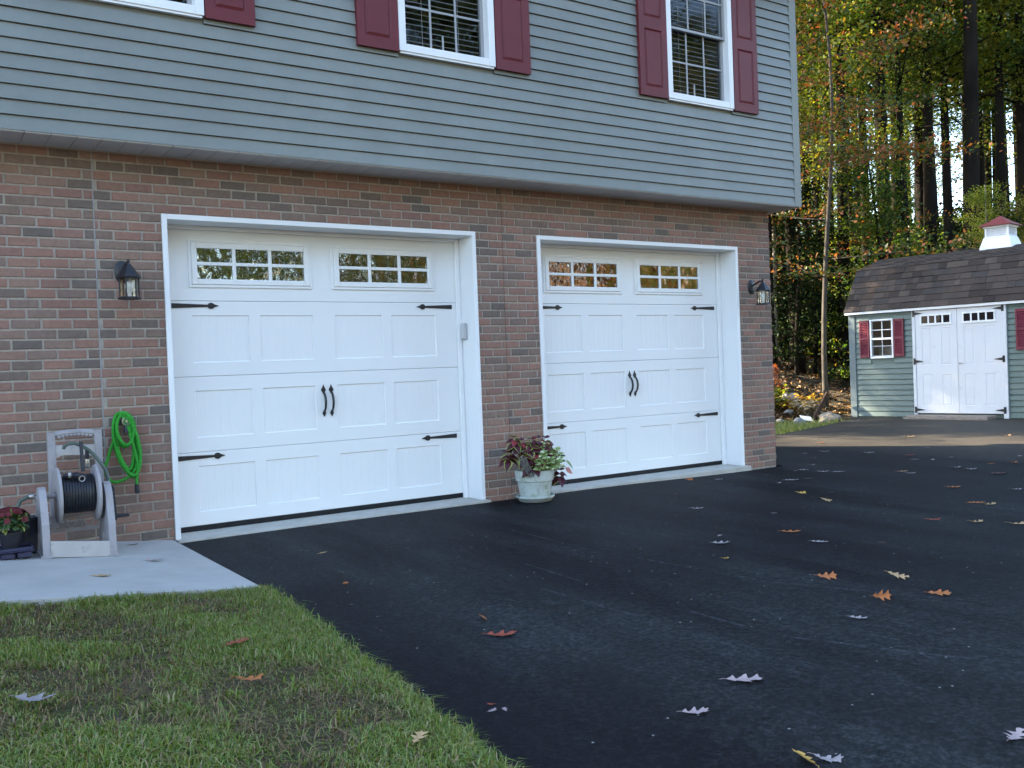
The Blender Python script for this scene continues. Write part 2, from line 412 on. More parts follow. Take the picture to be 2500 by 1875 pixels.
    h = math_(n, 'ADD', fine.outputs[0], math_(n, 'MULTIPLY', mid.outputs[0], .8))
    n.links.new(bump(n, h, .9, .006), p.inputs['Normal'])
    n.links.new(p.outputs[0], out.inputs[0]); return m

def soil_material():
    m, n, out = new_mat('lawn_soil'); p = nd(n, 'ShaderNodeBsdfPrincipled')
    t = tex_noise(n, 3.5, 8, .7); t2 = tex_noise(n, 60, 5, .7)
    c1 = ramp(n, t2.outputs[0], [(.3, (.05, .034, .022)), (.52, (.115, .08, .055)), (.70, (.22, .165, .115))]).outputs[0]
    c2 = ramp(n, t2.outputs[0], [(.3, (.03, .04, .012)), (.55, (.075, .09, .03)), (.72, (.15, .14, .07))]).outputs[0]
    c = mixc(n, ramp(n, t.outputs[0], [(.34, 0), (.66, 1)]).outputs[0], c1, c2)
    n.links.new(c, p.inputs['Base Color']); p.inputs['Roughness'].default_value = .95; p.inputs['Specular IOR Level'].default_value = .1
    n.links.new(bump(n, t2.outputs[0], 1, .02), p.inputs['Normal'])
    n.links.new(p.outputs[0], out.inputs[0]); return m

SLAB_X1 = -.02
def slab_z(x, y): return .107 * max(0.0, SLAB_X1 - x)

def edge_x(y):
    """lawn / driveway edge"""
    pts = [(-1.93, -.03), (-2.5, -.075), (-3.13, -.13), (-3.7, -.175), (-4.16, -.235), (-4.7, -.285), (-7, -.42), (-15, -.7)]
    if y > pts[0][0]: return pts[0][1]
    for (y0, x0), (y1, x1) in zip(pts, pts[1:]):
        if y >= y1: return lerp(x0, x1, (y - y0) / (y1 - y0)) + .03 * mnoise.noise(Vector((y * 2.2, 0, 1)))
    return pts[-1][1]

def build_surfaces():
    ey = [-1.93 - .25 * i for i in range(52)]
    lawn_edge = [(edge_x(y), y) for y in ey]
    right = [(14.5, ey[-1]), (15.2, -6), (14.3, -2.3), (13.92, -.35), (13.30, 3.82), (12.86, 3.72), (12.17, 3.41), (11.43, 3.13), (10.4, 2.85), (9.44, 2.6), (8.2, 2.75), (6.55, 3.0), (6.50, -.06)]
    rnd = random.Random(4)
    front = [(x, -.085 + rnd.uniform(-.012, .012)) for x in np.arange(6.4, -.02, -.09)]
    poly = [(-.02, -.1)] + lawn_edge + right + front
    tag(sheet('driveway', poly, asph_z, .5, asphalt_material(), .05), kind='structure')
    # concrete walk, sloping up to the left
    rng = [(-.02, -1.925), (-.02, .0), (-9, .0), (-9, -1.9)]
    tag(sheet('walkway', rng, lambda x, y: slab_z(x, y), 1.2, CONC, .12), kind='structure')
    lawn = [(-.02, -1.93)] + [(-9, -1.91)] + [(-9, ey[-1])] + lawn_edge[::-1]
    tag(sheet('lawn', lawn, lambda x, y: lawn_z(x, y) + (.0 if x < -8.9 else 0), .25, soil_material(), .12), kind='structure')
    # grass verge beyond the drive
build_ground(); build_surfaces()

# ---------------------------------------------------------------- grass
def blades(name, P, H, wid, seed, mat, lean=.6):
    g = np.random.default_rng(seed); N = len(P)
    a = g.uniform(0, 2 * np.pi, N); l = g.normal(0, lean, N); w = wid * g.uniform(.7, 1.3, N)
    dx, dy = np.cos(a), np.sin(a); px, py = -dy, dx
    V = np.zeros((N, 5, 3), 'f')
    V[:, 0] = P + np.stack([px * w, py * w, 0 * w], 1); V[:, 1] = P - np.stack([px * w, py * w, 0 * w], 1)
    mid = P + np.stack([dx * l * H * .35, dy * l * H * .35, H * .6], 1)
    V[:, 2] = mid - np.stack([px * w, py * w, 0 * w], 1) * .8; V[:, 3] = mid + np.stack([px * w, py * w, 0 * w], 1) * .8
    V[:, 4] = P + np.stack([dx * l * H, dy * l * H, H * np.maximum(.25, 1 - .35 * np.abs(l))], 1)
    b = np.arange(N) * 5
    F = np.concatenate([np.stack([b, b + 1, b + 2], 1), np.stack([b, b + 2, b + 3], 1), np.stack([b + 3, b + 2, b + 4], 1)])
    me = fastmesh(name, V.reshape(-1, 3), F.astype('i'), 3); me.materials.append(mat)
    o = bpy.data.objects.new(name, me); C.objects.link(o); return o
GRASS = leaf_mat('grass_blade', [(0, (.085, .125, .018)), (.3, (.13, .20, .024)), (.5, (.18, .26, .036)), (.74, (.24, .28, .060)), (.86, (.30, .28, .09)), (.94, (.42, .34, .18)), (1, (.32, .21, .12))], .35, 0, .05)
def build_grass():
    rg = random.Random(11); P = []; H = []
    def dens(x, y):
        n = mnoise.noise(Vector((x * 2.1, y * 2.1, 9.3))) + .5 * mnoise.noise(Vector((x * 6.0, y * 6.0, 2.2)))
        return n
    def try_add(n, x0, x1, y0, y1, hs=1.0):
        for _ in range(n):
            x = rg.uniform(x0, x1); y = rg.uniform(y0, y1)
            if x > edge_x(y) + .03 or y > -1.915: continue
            d = dens(x, y)
            if d < -.24 and rg.random() < .82: continue
            if d < .05 and rg.random() < .35: continue
            e = 1.0
            if x > edge_x(y) - .18: e = 1.1
            if y > -2.05: e = 1.3
            P.append((x, y, lawn_z(x, y) - .004)); H.append(hs * e * rg.uniform(.012, .034) * (1 + .75 * max(-.3, d)))
    try_add(215000, -2.9, .02, -5.6, -1.91)
    try_add(22000, -9, -2.9, -7, -1.91, 1.1); try_add(26000, -5, -.1, -14, -5.6, 1.1)
    for _ in range(9000):      # stray blades over the asphalt edge, and clippings
        y = rg.uniform(-5.8, -1.95); x = edge_x(y) + rg.gauss(.005, .03)
        P.append((x, y, max(lawn_z(x, y), asph_z(x, y)) - .004)); H.append(rg.uniform(.012, .05))
    # tufts
    for _ in range(260):
        x = rg.uniform(-2.8, -.02); y = rg.uniform(-5.6, -1.93)
        if x > edge_x(y) - .01 : continue
        for _k in range(rg.randint(8, 26)):
            P.append((x + rg.gauss(0, .022), y + rg.gauss(0, .022), lawn_z(x, y) - .004)); H.append(rg.uniform(.028, .062))
    o = blades('grass', np.array(P, 'f'), np.array(H, 'f'), .0022, 3, GRASS, 1.15)
    tag(o, kind='stuff', cat='grass', label='patchy green lawn grass with bare brown spots beside the driveway')
    T = []; TH = []
    for _ in range(24000):
        x = rg.uniform(-2.9, -.02); y = rg.uniform(-5.6, -1.95)
        if x > edge_x(y) - .01: continue
        if dens(x, y) > .0 and rg.random() < .7: continue
        T.append((x, y, lawn_z(x, y) + rg.uniform(-.002, .008))); TH.append(rg.uniform(.012, .04))
    o = blades('thatch', np.array(T, 'f'), np.array(TH, 'f'), .0018, 9, leaf_mat('dry_thatch', [(0, (.085, .05, .026)), (.4, (.16, .10, .05)), (.75, (.26, .18, .09)), (1, (.15, .16, .04))], .2, 0, .03), 2.4)
    tag(o, kind='stuff', cat='dry grass', label='dry brown clippings and thatch lying between the lawn blades')
    # verge past the house corner
    P = []; H = []
    for _ in range(16000):
        x = rg.uniform(6.9, 13.0); y = rg.uniform(2.6, 5.4); b = bank(x, y)
        if b > .1 + .5 * mnoise.noise(Vector((x, y, 0))) : continue
        if x > 6.9 and y < lerp(2.75, 2.55, (x - 6.9) / 2.5) + max(0, (x - 9.4)) * .33 + .02: continue
        if rg.random() < max(0, (x - 11.2) / 1.4): continue
        P.append((x, y, terrain(x, y) - .01)); H.append(rg.uniform(.06, .16))
    o = blades('verge_grass', np.array(P, 'f'), np.array(H, 'f'), .004, 5, GRASS, .5)
    tag(o, kind='stuff', cat='grass', label='strip of bright green grass between the asphalt and the dirt bank')
build_grass()

# ---------------------------------------------------------------- house
XL, XC, YB = -14.0, 6.474, 4.1          # left end, brick corner, back wall
ZS, OV, XO = 2.767, .341, 6.604         # soffit height, overhang, overhang corner
D1 = (0.0, 2.645); D2 = (3.306, 5.951); DH = 2.352
DY = .25                                # door face depth
house = thing('garage_house', 'two storey house with grey siding over a brick garage level with two white doors', 'house', (2.6, 0, 0))

def brick_rows(m, a0, a1, P, openings, splits, seed):
    """P(a, depth, z) maps along-wall, depth and height to a point"""
    rg = random.Random(seed); p = .06873; L = .1890; gz_ = .0128; ga = .0145
    for k in range(41):
        z0 = 2.3535 - (35 - k) * p + gz_ / 2; z1 = z0 + p - gz_
        if z0 > ZS: break
        z1 = min(z1, ZS - .002)
        iv = [(a0, a1)]
        for (o0, o1, oz) in openings:
            if z0 < oz - .01:
                nv = []
                for (u, v) in iv:
                    if v <= o0 or u >= o1: nv.append((u, v)); continue
                    if u < o0: nv.append((u, o0))
                    if v > o1: nv.append((o1, v))
                iv = nv
        for sp in splits:
            nv = []
            for (u, v) in iv:
                hw = .0045 if sp < 0 else .002
                if u < sp < v: nv += [(u, sp - hw), (sp + hw, v)]
                else: nv.append((u, v))
            iv = nv
        for (u, v) in iv:
            off = a0 + (k % 2) * L * .5 - L * 2 + rg.uniform(-.008, .008)
            i0 = int((u - off) / L) - 1; i = i0
            while True:
                b0 = off + i * L + ga / 2; b1 = b0 + L - ga; i += 1
                if b0 > v: break
                if b1 < u + .012: continue
                c0, c1 = max(b0, u + (.0 if b0 < u else 0)), min(b1, v)
                if c1 - c0 < .018: continue
                j = lambda s=.0013: rg.uniform(-s, s)
                d = rg.uniform(-.0012, .0012); q = .0035
                t0, t1 = z0 + j(), z1 + j(); t2, t3 = z0 + j(), z1 + j()
                c0 += j(.002) if c0 > u + .003 else 0; c1 += j(.002) if c1 < v - .003 else 0
                vs = [P(c0, .012, t0), P(c1, .012, t2), P(c1, .012, t3), P(c0, .012, t1),
                      P(c0, d + .0025, t0), P(c1, d + .0025, t2), P(c1, d + .0025, t3), P(c0, d + .0025, t1),
                      P(c0 + q, d, t0 + q), P(c1 - q, d, t2 + q), P(c1 - q, d, t3 - q), P(c0 + q, d, t1 - q)]
                fs = [(0, 1, 5, 4), (1, 2, 6, 5), (2, 3, 7, 6), (3, 0, 4, 7), (4, 5, 9, 8), (5, 6, 10, 9), (6, 7, 11, 10), (7, 4, 8, 11), (8, 9, 10, 11)]
                m.add(vs, fs, 1)

def build_brick():
    m = MB(); mo = .0065
    def wallbox(x0, x1, z0, z1): m.box(x0, x1, mo, .2, z0, z1, 0)
    wallbox(XL, D1[0], -.15, ZS); wallbox(D1[1], D2[0], -.15, ZS); wallbox(D2[1], XC - mo, -.15, ZS)
    wallbox(D1[0], D1[1], DH, ZS); wallbox(D2[0], D2[1], DH, ZS)
    m.box(XC - .2, XC - mo, .2, YB, -.15, ZS, 0)
    brick_rows(m, XL + 8, XC, lambda a, d, z: (a, d, z), [(D1[0] - .004, D1[1] + .004, DH), (D2[0] - .004, D2[1] + .004, DH)], [-.4475, 2.932], 5)
    brick_rows(m, .1, YB, lambda a, d, z: (XC - d, a, z), [], [], 6)
    o = m.build('brick_wall', [MORTAR, BRICK], house)
    c = MB(); c.box(-.4525, -.4425, .003, .007, -.04, ZS); c.build('control_joint', CAULK, house)
    c = MB(); c.box(2.9305, 2.9335, .004, .0075, -.04, ZS); c.build('control_joint', CRACK, house)
    b = MB()
    b.box(XL, XC - .2, YB - .2, YB, -.15, ZS); b.box(XL, XL + .2, .2, YB - .2, -.15, ZS)
    b.build('rear_wall', MORTAR, house)
build_brick()

def laps(m, pt, a0, a1, z0, z1, p, cut=None, slot=.0065):
    """clapboards: pt(a, out, z)"""
    z = z0; k = 0
    while z < z1 - 1e-4:
        zt = min(z + p, z1)
        iv = [(a0, a1)]
        for (c0, c1, cz0, cz1) in cut or []:
            nv = []
            for (u, v) in iv:
                if zt <= cz0 or z >= cz1 or v <= c0 or u >= c1: nv.append((u, v)); continue
                if u < c0: nv.append((u, c0))
                if v > c1: nv.append((c1, v))
            iv = nv
        if a1 - a0 > 8:
            jr = random.Random(k * 31 + 7); nv = []; q0 = a0 + jr.uniform(.6, 3.4); js = []
            while q0 < a1: js.append(q0); q0 += jr.choice((3.66, 3.66, 2.4))
            for (u, v) in iv:
                for b in js:
                    if u + .2 < b < v - .2: nv.append((u, b)); u = b - .012
                nv.append((u, v))
            iv = nv
        for qi, (u, v) in enumerate(iv):
            n = max(1, int((v - u) / .5)); q = [u + (v - u) * i / n for i in range(n + 1)]
            w = [.0007 * mnoise.noise(Vector((a * 1.1, z * 3, k * 5.3))) + (.0011 if qi % 2 else 0) for a in q]
            vs = [];
            for a, e in zip(q, w):
                vs += [pt(a, -.014, z + .004), pt(a, .0165 + e, z), pt(a, .0155 + e, z + .007), pt(a, .003 + e, zt - slot), pt(a, -.014, zt - slot + .0025), pt(a, -.014, zt + .005)]
            fs = []
            for i in range(n):
                o = i * 6
                for j in range(5): fs.append((o + j, o + 6 + j, o + 7 + j, o + 1 + j))
            m.add(vs, fs)
        z += p; k += 1

ZE = 5.35
WZ0, WZ1 = 3.69, 5.15
WX = [(-.640, .265), (1.785, 2.690), (4.675, 5.580)]
def build_siding():
    m = MB(); y = -OV
    cuts = [(a, b, WZ0, WZ1) for a, b in WX]
    laps(m, lambda a, o, z: (a, y + .0125 - o, z), XL, XO - .10, ZS + .003, ZE, .0973, cuts)
    laps(m, lambda a, o, z: (XO - .0125 + o, a, z), y + .09, YB + .1, ZS + .003, ZE, .0973)
    # sheathing behind, with the window holes
    xs = [XL] + [v for w in WX for v in w] + [XO - .02]
    for i in range(0, len(xs), 2): m.box(xs[i], xs[i + 1], y + .020, y + .15, ZS + .004, ZE)
    for a, b in WX: m.box(a, b, y + .020, y + .15, ZS + .004, WZ0); m.box(a, b, y + .020, y + .15, WZ1, ZE)
    m.box(XO - .15, XO - .020, y + .15, YB + .1, ZS + .004, ZE); m.box(XL, XL + .15, y + .15, YB + .1, ZS + .004, ZE); m.box(XL + .15, XO - .15, YB - .05, YB + .1, ZS + .004, ZE)
    m.prism([(y + .02, ZE), (YB + .08, ZE), ((YB + y) / 2 + .05, ZE + 2.0)], XO - .13, XO - .016, 'x'); m.prism([(y + .02, ZE), (YB + .08, ZE), ((YB + y) / 2 + .05, ZE + 2.0)], XL + .02, XL + .14, 'x')
    m.build('siding', SIDING, house)
    c = MB(); c.box(XO - .102, XO + .004, y - .004, y + .016, ZS - .004, ZE, b=.003); c.box(XO - .018, XO + .004, y + .016, y + .105, ZS - .004, ZE, b=.003)
    c.build('corner_post', SIDING, house)
    # soffit: grooved vinyl
    s = MB(); x = XL
    while x < XO - .02:
        x1 = min(x + .1524, XO - .015); s.box(x + .004, x1, y + .004, .0 - .004 if x1 < XC else .0, ZS - .006, ZS + .002, b=.002); x = x1
    s.box(XL, XO - .015, y + .006, .02, ZS + .0025, ZS + .02); s.box(XC + .002, XO - .006, .002, YB, ZS - .005, ZS + .002)
    s.build('soffit', SOFFIT, house)
    j = MB(); j.box(XL, XC, -.014, -.0015, ZS - .014, ZS - .0065); j.build('soffit_channel', PM('channel_almond', (.45, .36, .27), .5, .4, .05), house)
    r = MB(); ym = (YB + y) / 2 + .05
    for s_ in (0, 1):
        y0 = y - .35 if s_ == 0 else YB + .45
        za = ZE - .12
        r.add([(XL - .3, y0, za), (XO + .3, y0, za), (XO + .3, ym, ZE + 2.12), (XL - .3, ym, ZE + 2.12), (XL - .3, y0, za + .15), (XO + .3, y0, za + .15), (XO + .3, ym, ZE + 2.27), (XL - .3, ym, ZE + 2.27)],
              [(0, 1, 2, 3), (4, 5, 6, 7), (0, 1, 5, 4), (1, 2, 6, 5), (2, 3, 7, 6), (3, 0, 4, 7)])
    r.build('roof', PM('roof_shingle', (.06, .055, .052), .9, .2, .3, 12), house)
    c = MB(); c.box(XL, XO - .05, -OV + .16, YB - .1, ZS + .06, ZS + .14); c.build('upper_floor', DARKROOM, house)
    c = MB(); c.box(XL + .16, XO - .16, -OV + .16, YB - .06, ZE - .03, ZE + .03); c.build('ceiling', DARKROOM, house)
    c = MB(); c.box(XL, XC - .25, .6, YB - .25, -.14, -.02); c.build('garage_floor', DARKROOM, house)
build_siding()

def build_window(x0, x1):
    y = -OV; z0, z1 = WZ0, WZ1; f = .062
    m = MB()
    for a in ((x0, x0 + f, z0, z1), (x1 - f, x1, z0, z1)): m.box(a[0], a[1], y - .032, y + .09, a[2], a[3], b=.003)
    m.box(x0 + f, x1 - f, y - .030, y + .09, z0, z0 + f, b=.003); m.box(x0 + f, x1 - f, y - .030, y + .09, z1 - f, z1, b=.003)
    m.box(x0 + .012, x1 - .012, y - .022, y + .012, z0 - .016, z0 + .002)
    w = m.build('window', WHITE, house)
    a0, a1 = x0 + f, x1 - f; zm = 4.408
    def sash(zb, zt, yy, st):
        q = MB()
        q.box(a0, a0 + st, yy, yy + .03, zb, zt); q.box(a1 - st, a1, yy, yy + .03, zb, zt)
        q.box(a0 + st, a1 - st, yy + .001, yy + .029, zb, zb + st * .8); q.box(a0 + st, a1 - st, yy + .001, yy + .029, zt - st, zt)
        g0, g1 = a0 + st, a1 - st; h0, h1 = zb + st * .8, zt - st
        q.build('sash', SCREEN, w)
        gl = MB(); gl.add([(g0, yy + .012, h0), (g1, yy + .012, h0), (g1, yy + .012, h1), (g0, yy + .012, h1)], [(0, 1, 2, 3)]); gl.build('glass', GLASS_W, w)
        gr = MB(); b = .0085
        for i in (1, 2): xx = g0 + (g1 - g0) * i / 3; gr.box(xx - b, xx + b, yy + .004, yy + .0115, h0, h1)
        zz = (h0 + h1) / 2; gr.box(g0, g1, yy + .0035, yy + .0112, zz - b, zz + b)
        gr.build('muntin_grid', SCREEN, w)
    sash(z0 + f, zm + .018, y + .045, .030); sash(zm - .022, z1 - f, y + .010, .030)
    bl = MB(); z = z0 + f + .03; rg = random.Random(int(x0 * 100))
    while z < z1 - f - .03:
        sl = rg.uniform(-.0015, .0015)
        bl.add([(a0 + .02, y + .10, z), (a1 - .02, y + .10, z + sl), (a1 - .02, y + .116, z + .002 + sl), (a0 + .02, y + .116, z + .002),
                (a0 + .02, y + .10, z + .0035), (a1 - .02, y + .10, z + .0035 + sl), (a1 - .02, y + .116, z + .0055 + sl), (a0 + .02, y + .116, z + .0055)],
               [(0, 1, 2, 3), (4, 5, 6, 7), (0, 1, 5, 4), (1, 2, 6, 5), (2, 3, 7, 6), (3, 0, 4, 7)]); z += .046
    for t in (.28, .72): xx = lerp(a0, a1, t); bl.box(xx - .002, xx + .002, y + .099, y + .1, z0 + f, z1 - f)
    bl.build('blind', BLIND, w)
    wn = MB(); xx = lerp(a0, a1, .52); wn.tube([(xx, y + .092, z0 + f + .012), (xx, y + .092, z0 + f + .16)], .008, 8); wn.build('blind_wand', WHITE, w)

def build_shutter(x0, x1):
    y = -OV; z0, z1 = WZ0 - .012, WZ1 + .012; t = .034
    m = MB(); f = .062; yf = y - t
    xs = [x0, x0 + f, x0 + f + .012, x0 + f + .030, x1 - f - .030, x1 - f - .012, x1 - f, x1]
    zr = z0 + .92
    zs = [z0]
    for a, b in ((z0 + .085, z0 + .635), (z0 + .745, z1 - .085)): zs += [a, a + .012, a + .030, b - .030, b - .012, b]
    zs.append(z1)
    def dep(i, k):
        inx = 1 if i in (2, 3, 4, 5) else 0; inz = 1 if (k in (2, 3, 4, 5) or k in (8, 9, 10, 11)) else 0
        if not (inx and inz): return 0
        core = i in (3, 4) and (k in (3, 4) or k in (9, 10))
        return .003 if core else .012
    vs = []; n = len(xs)
    for k, z in enumerate(zs):
        for i, x in enumerate(xs): vs.append((x, yf + dep(i, k), z))
    fs = [(k * n + i, k * n + i + 1, (k + 1) * n + i + 1, (k + 1) * n + i) for k in range(len(zs) - 1) for i in range(n - 1)]
    m.add(vs, fs)
    e = .0
    m.add([(x0, yf, z0), (x1, yf, z0), (x1, yf, z1), (x0, yf, z1), (x0, y + .004, z0), (x1, y + .004, z0), (x1, y + .004, z1), (x0, y + .004, z1)], [(0, 1, 5, 4), (1, 2, 6, 5), (2, 3, 7, 6), (3, 0, 4, 7)])
    m.build('shutter', SHUT, house)
for a, b in WX:
    build_window(a, b); build_shutter(a - .358, a - .004); build_shutter(b + .006, b + .362)

# ---------------------------------------------------------------- garage doors
def hinge_poly(L=.35):
    p = [(0, -.019), (.27, -.009), (.275, -.018), (.290, -.024), (.306, -.022), (.320, -.011), (.352, -.0015)]
    return p + [(a, -b) for a, b in p[::-1]]
def build_garage_door(ox, open_light):
    x0, x1 = ox, ox + 2.645; t = .037
    f = MB()
    f.box(x0, x0 + t, -.012, DY + .02, -.03, DH, b=.002); f.box(x1 - t, x1, -.012, DY + .02, -.03, DH, b=.002)
    f.box(x0 + t, x1 - t, -.0115, DY + .02, DH - t, DH, b=.002)
    # door stops against the panels
    s0 = MB()
    for a, b in ((x0 + t, x0 + t + .043), (x1 - t - .043, x1 - t)):
        f.box(a, b, DY - .034, DY - .004, -.005, DH - t - .001, b=.003); f.box(a + .012, b - .012, DY - .04, DY - .034, -.005, DH - t - .002, b=.002)
    f.box(x0 + t + .043, x1 - t - .043, DY - .034, DY - .004, DH - t - .03, DH - t, b=.003)
    fr = f.build('garage_door_frame', WHITE, house)
    sl = MB()
    pts = [(x0 + .004, -.10), (x1 - .004, -.10), (x1 - .004, DY + .3), (x0 + .004, DY + .3)]
    sl.box(x0 + .038, x1 - .038, -.10, DY + .3, -.12, .000, b=.004); sl.box(x0 - .0, x0 + .0375, -.10, -.0125, -.12, -.0005); sl.box(x1 - .0375, x1, -.10, -.0125, -.12, -.0005)
    sl.build('garage_sill', SILLC, house)
    # panels
    d = MB(); cx = (x0 + x1) / 2 - .008; L = ox
    zb = [.040, .597, 1.172, 1.747, DH - t + .02]
    a0, a1 = x0 + t + .004, x1 - t - .004
    cols = [(.250, .690), (.776, 1.216), (1.404, 1.840), (1.923, 2.358)]
    for k in range(4):
        z0, z1 = zb[k] + .0012, zb[k + 1] - .0012
        if k < 3:
            prow = [(.142, .492), (.706, 1.064), (1.277, 1.638)][k]
            xs = [(a0, 0), (a0 + .004, 1)]
            for (c0, c1) in cols:
                c0 += ox; c1 += ox
                xs += [(c0, 1), (c0 + .005, 2)]
                for g in range(1, 7):
                    gx_ = lerp(c0, c1, g / 7.0); xs += [(gx_ - .003, 2), (gx_, 3), (gx_ + .003, 2)]
                xs += [(c1 - .005, 2), (c1, 1)]
            xs += [(a1 - .004, 1), (a1, 0)]
            zs = [(z0, 0), (z0 + .004, 1), (prow[0], 1), (prow[0] + .007, 2), (prow[1] - .005, 2), (prow[1], 1), (z1 - .004, 1), (z1, 0)]
        else:
            xs = [(a0, 0), (a0 + .004, 1), (a1 - .004, 1), (a1, 0)]; zs = [(z0, 0), (z0 + .004, 1), (z1 - .004, 1), (z1, 0)]
        def dep(u, v):
            q = min(u, v)
            if q == 0: return .003
            if q == 1: return 0.
            return .0085 if u == 2 or v < 2 else .0098
        n = len(xs); vs = [(x, DY + dep(u, v), z) for z, v in zs for x, u in xs]
        d.add(vs, [(j * n + i, j * n + i + 1, (j + 1) * n + i + 1, (j + 1) * n + i) for j in range(len(zs) - 1) for i in range(n - 1)])
        # edges and back
        e = .003
        d.add([(a0, DY + e, z0), (a1, DY + e, z0), (a1, DY + e, z1), (a0, DY + e, z1), (a0, DY + .05, z0), (a1, DY + .05, z0), (a1, DY + .05, z1), (a0, DY + .05, z1)], [(0, 1, 5, 4), (1, 2, 6, 5), (2, 3, 7, 6), (3, 0, 4, 7), (4, 5, 6, 7)])
    door = d.build('garage_door', DOORW, house)
    s = MB(); s.box(a0, a1, DY - .004, DY + .045, .001, .040, b=.006); s.build('bottom_seal', RUBBER, door)
    for w0, w1 in ((.239, 1.220), (1.393, 2.356)):
        w0 += ox; w1 += ox; za, zt = 1.850, 2.214; m = MB()
        def ring(b0, b1, c0, c1, wd, yf, yb, bv):
            m.box(b0, b0 + wd, yf, yb, c0, c1, b=bv); m.box(b1 - wd, b1, yf, yb, c0, c1, b=bv)
            m.box(b0 + wd, b1 - wd, yf + .0004, yb, c0, c0 + wd, b=bv); m.box(b0 + wd, b1 - wd, yf + .0004, yb, c1 - wd, c1, b=bv)
        ring(w0, w1, za, zt, .022, DY - .012, DY + .002, .003); ring(w0 + .0225, w1 - .0225, za + .0225, zt - .0225, .0425, DY - .019, DY + .002, .004)
        g0, g1, h0, h1 = w0 + .062, w1 - .062, za + .062, zt - .062
        for i in (1, 2): xx = lerp(g0, g1, i / 3); m.box(xx - .014, xx + .014, DY - .0165, DY - .004, h0, h1, b=.003)
        zz = (h0 + h1) / 2; m.box(g0, g1, DY - .0160, DY - .0045, zz - .013, zz + .013, b=.003)
        m.build('window_frame', DOORW, door)
        g = MB(); g.add([(g0, DY - .0035, h0), (g1, DY - .0035, h0), (g1, DY - .0035, h1), (g0, DY - .0035, h1), (g0, DY - .001, h0), (g1, DY - .001, h0), (g1, DY - .001, h1), (g0, DY - .001, h1)],
              [(0, 1, 2, 3), (4, 5, 6, 7), (0, 1, 5, 4), (1, 2, 6, 5), (2, 3, 7, 6), (3, 0, 4, 7)]); g.build('window_glass', GLASS_G, door)
    for zz in (1.711, .560):
        for sgn, xr in ((1, ox + .104), (-1, ox + 2.526)):
            h = MB(); h.prism([(xr + sgn * a, zz + b) for a, b in hinge_poly()], DY - .006, DY - .0003, 'y')
            for a in (.04, .14, .29): h.lathe([(.006, 0), (.006, .003), (.002, .005)], (xr + sgn * a, DY - .005, zz), 8, ax='y')
            h.build('strap_hinge', BLACK, door)
    for hx in (1.280, 1.347):
        hx += ox; h = MB()
        top = [(0, 0), (.004, -.012), (.010, -.026), (.0185, -.040), (.020, -.048), (.014, -.058), (.007, -.064), (.006, -.075)]
        h.prism([(hx + a, 1.071 + b) for a, b in top] + [(hx - a, 1.071 + b) for a, b in top[::-1][:-1]], DY - .007, DY - .0003, 'y')
        bot = [(.005, .055), (.006, .046), (.014, .036), (.015, .028), (.008, .014), (0, 0)]
        h.prism([(hx + a, .805 + b) for a, b in bot] + [(hx - a, .805 + b) for a, b in bot[::-1][1:]], DY - .006, DY - .0003, 'y')
        h.tube([(hx, DY - .006, 1.012), (hx, DY - .022, .998), (hx, DY - .042, .965), (hx, DY - .048, .925), (hx, DY - .040, .885), (hx, DY - .018, .852), (hx, DY - .005, .842)], [.007, .009, .0105, .0105, .0095, .008, .006], 8)
        h.build('door_handle', BLACK, door, smooth=True)
build_garage_door(0.0, 1); build_garage_door(3.306, 0)

# keypad on the near door's right jamb
k = thing('door_keypad', 'small grey keypad box on the white jamb of the nearer garage door', 'keypad', (2.608, .165, 1.41))
m = MB(); m.box(2.580, 2.608, .125, .207, 1.413, 1.560, b=.008); m.build('keypad_body', PM('grey_plastic', (.42, .42, .43), .5, .4, .05), k)
m = MB(); m.box(2.574, 2.5805, .132, .200, 1.43, 1.553, b=.003); m.build('keypad_cover', PM('light_grey_plastic', (.52, .52, .53), .5, .4, .05), k)

# ---------------------------------------------------------------- wall lanterns
LAMPGLASS, n_, o_ = new_mat('lantern_glass')
g_ = nd(n_, 'ShaderNodeBsdfGlossy'); g_.inputs['Roughness'].default_value = .03
t_ = nd(n_, 'ShaderNodeBsdfTransparent'); t_.inputs[0].default_value = (.9, .9, .88, 1); x_ = nd(n_, 'ShaderNodeMixShader')
fr_ = nd(n_, 'ShaderNodeFresnel'); fr_.inputs[0].default_value = 1.6
n_.links.new(math_(n_, 'MULTIPLY', fr_.outputs[0], .7, clamp=True), x_.inputs[0]); n_.links.new(t_.outputs[0], x_.inputs[1]); n_.links.new(g_.outputs[0], x_.inputs[2])
b_ = bump(n_, tex_noise(n_, 40, 2).outputs[0], .6, .004); n_.links.new(b_, g_.inputs['Normal']); n_.links.new(x_.outputs[0], o_.inputs[0])
BULB = PM('white_bulb', (.8, .79, .76), .3, .5, .02)
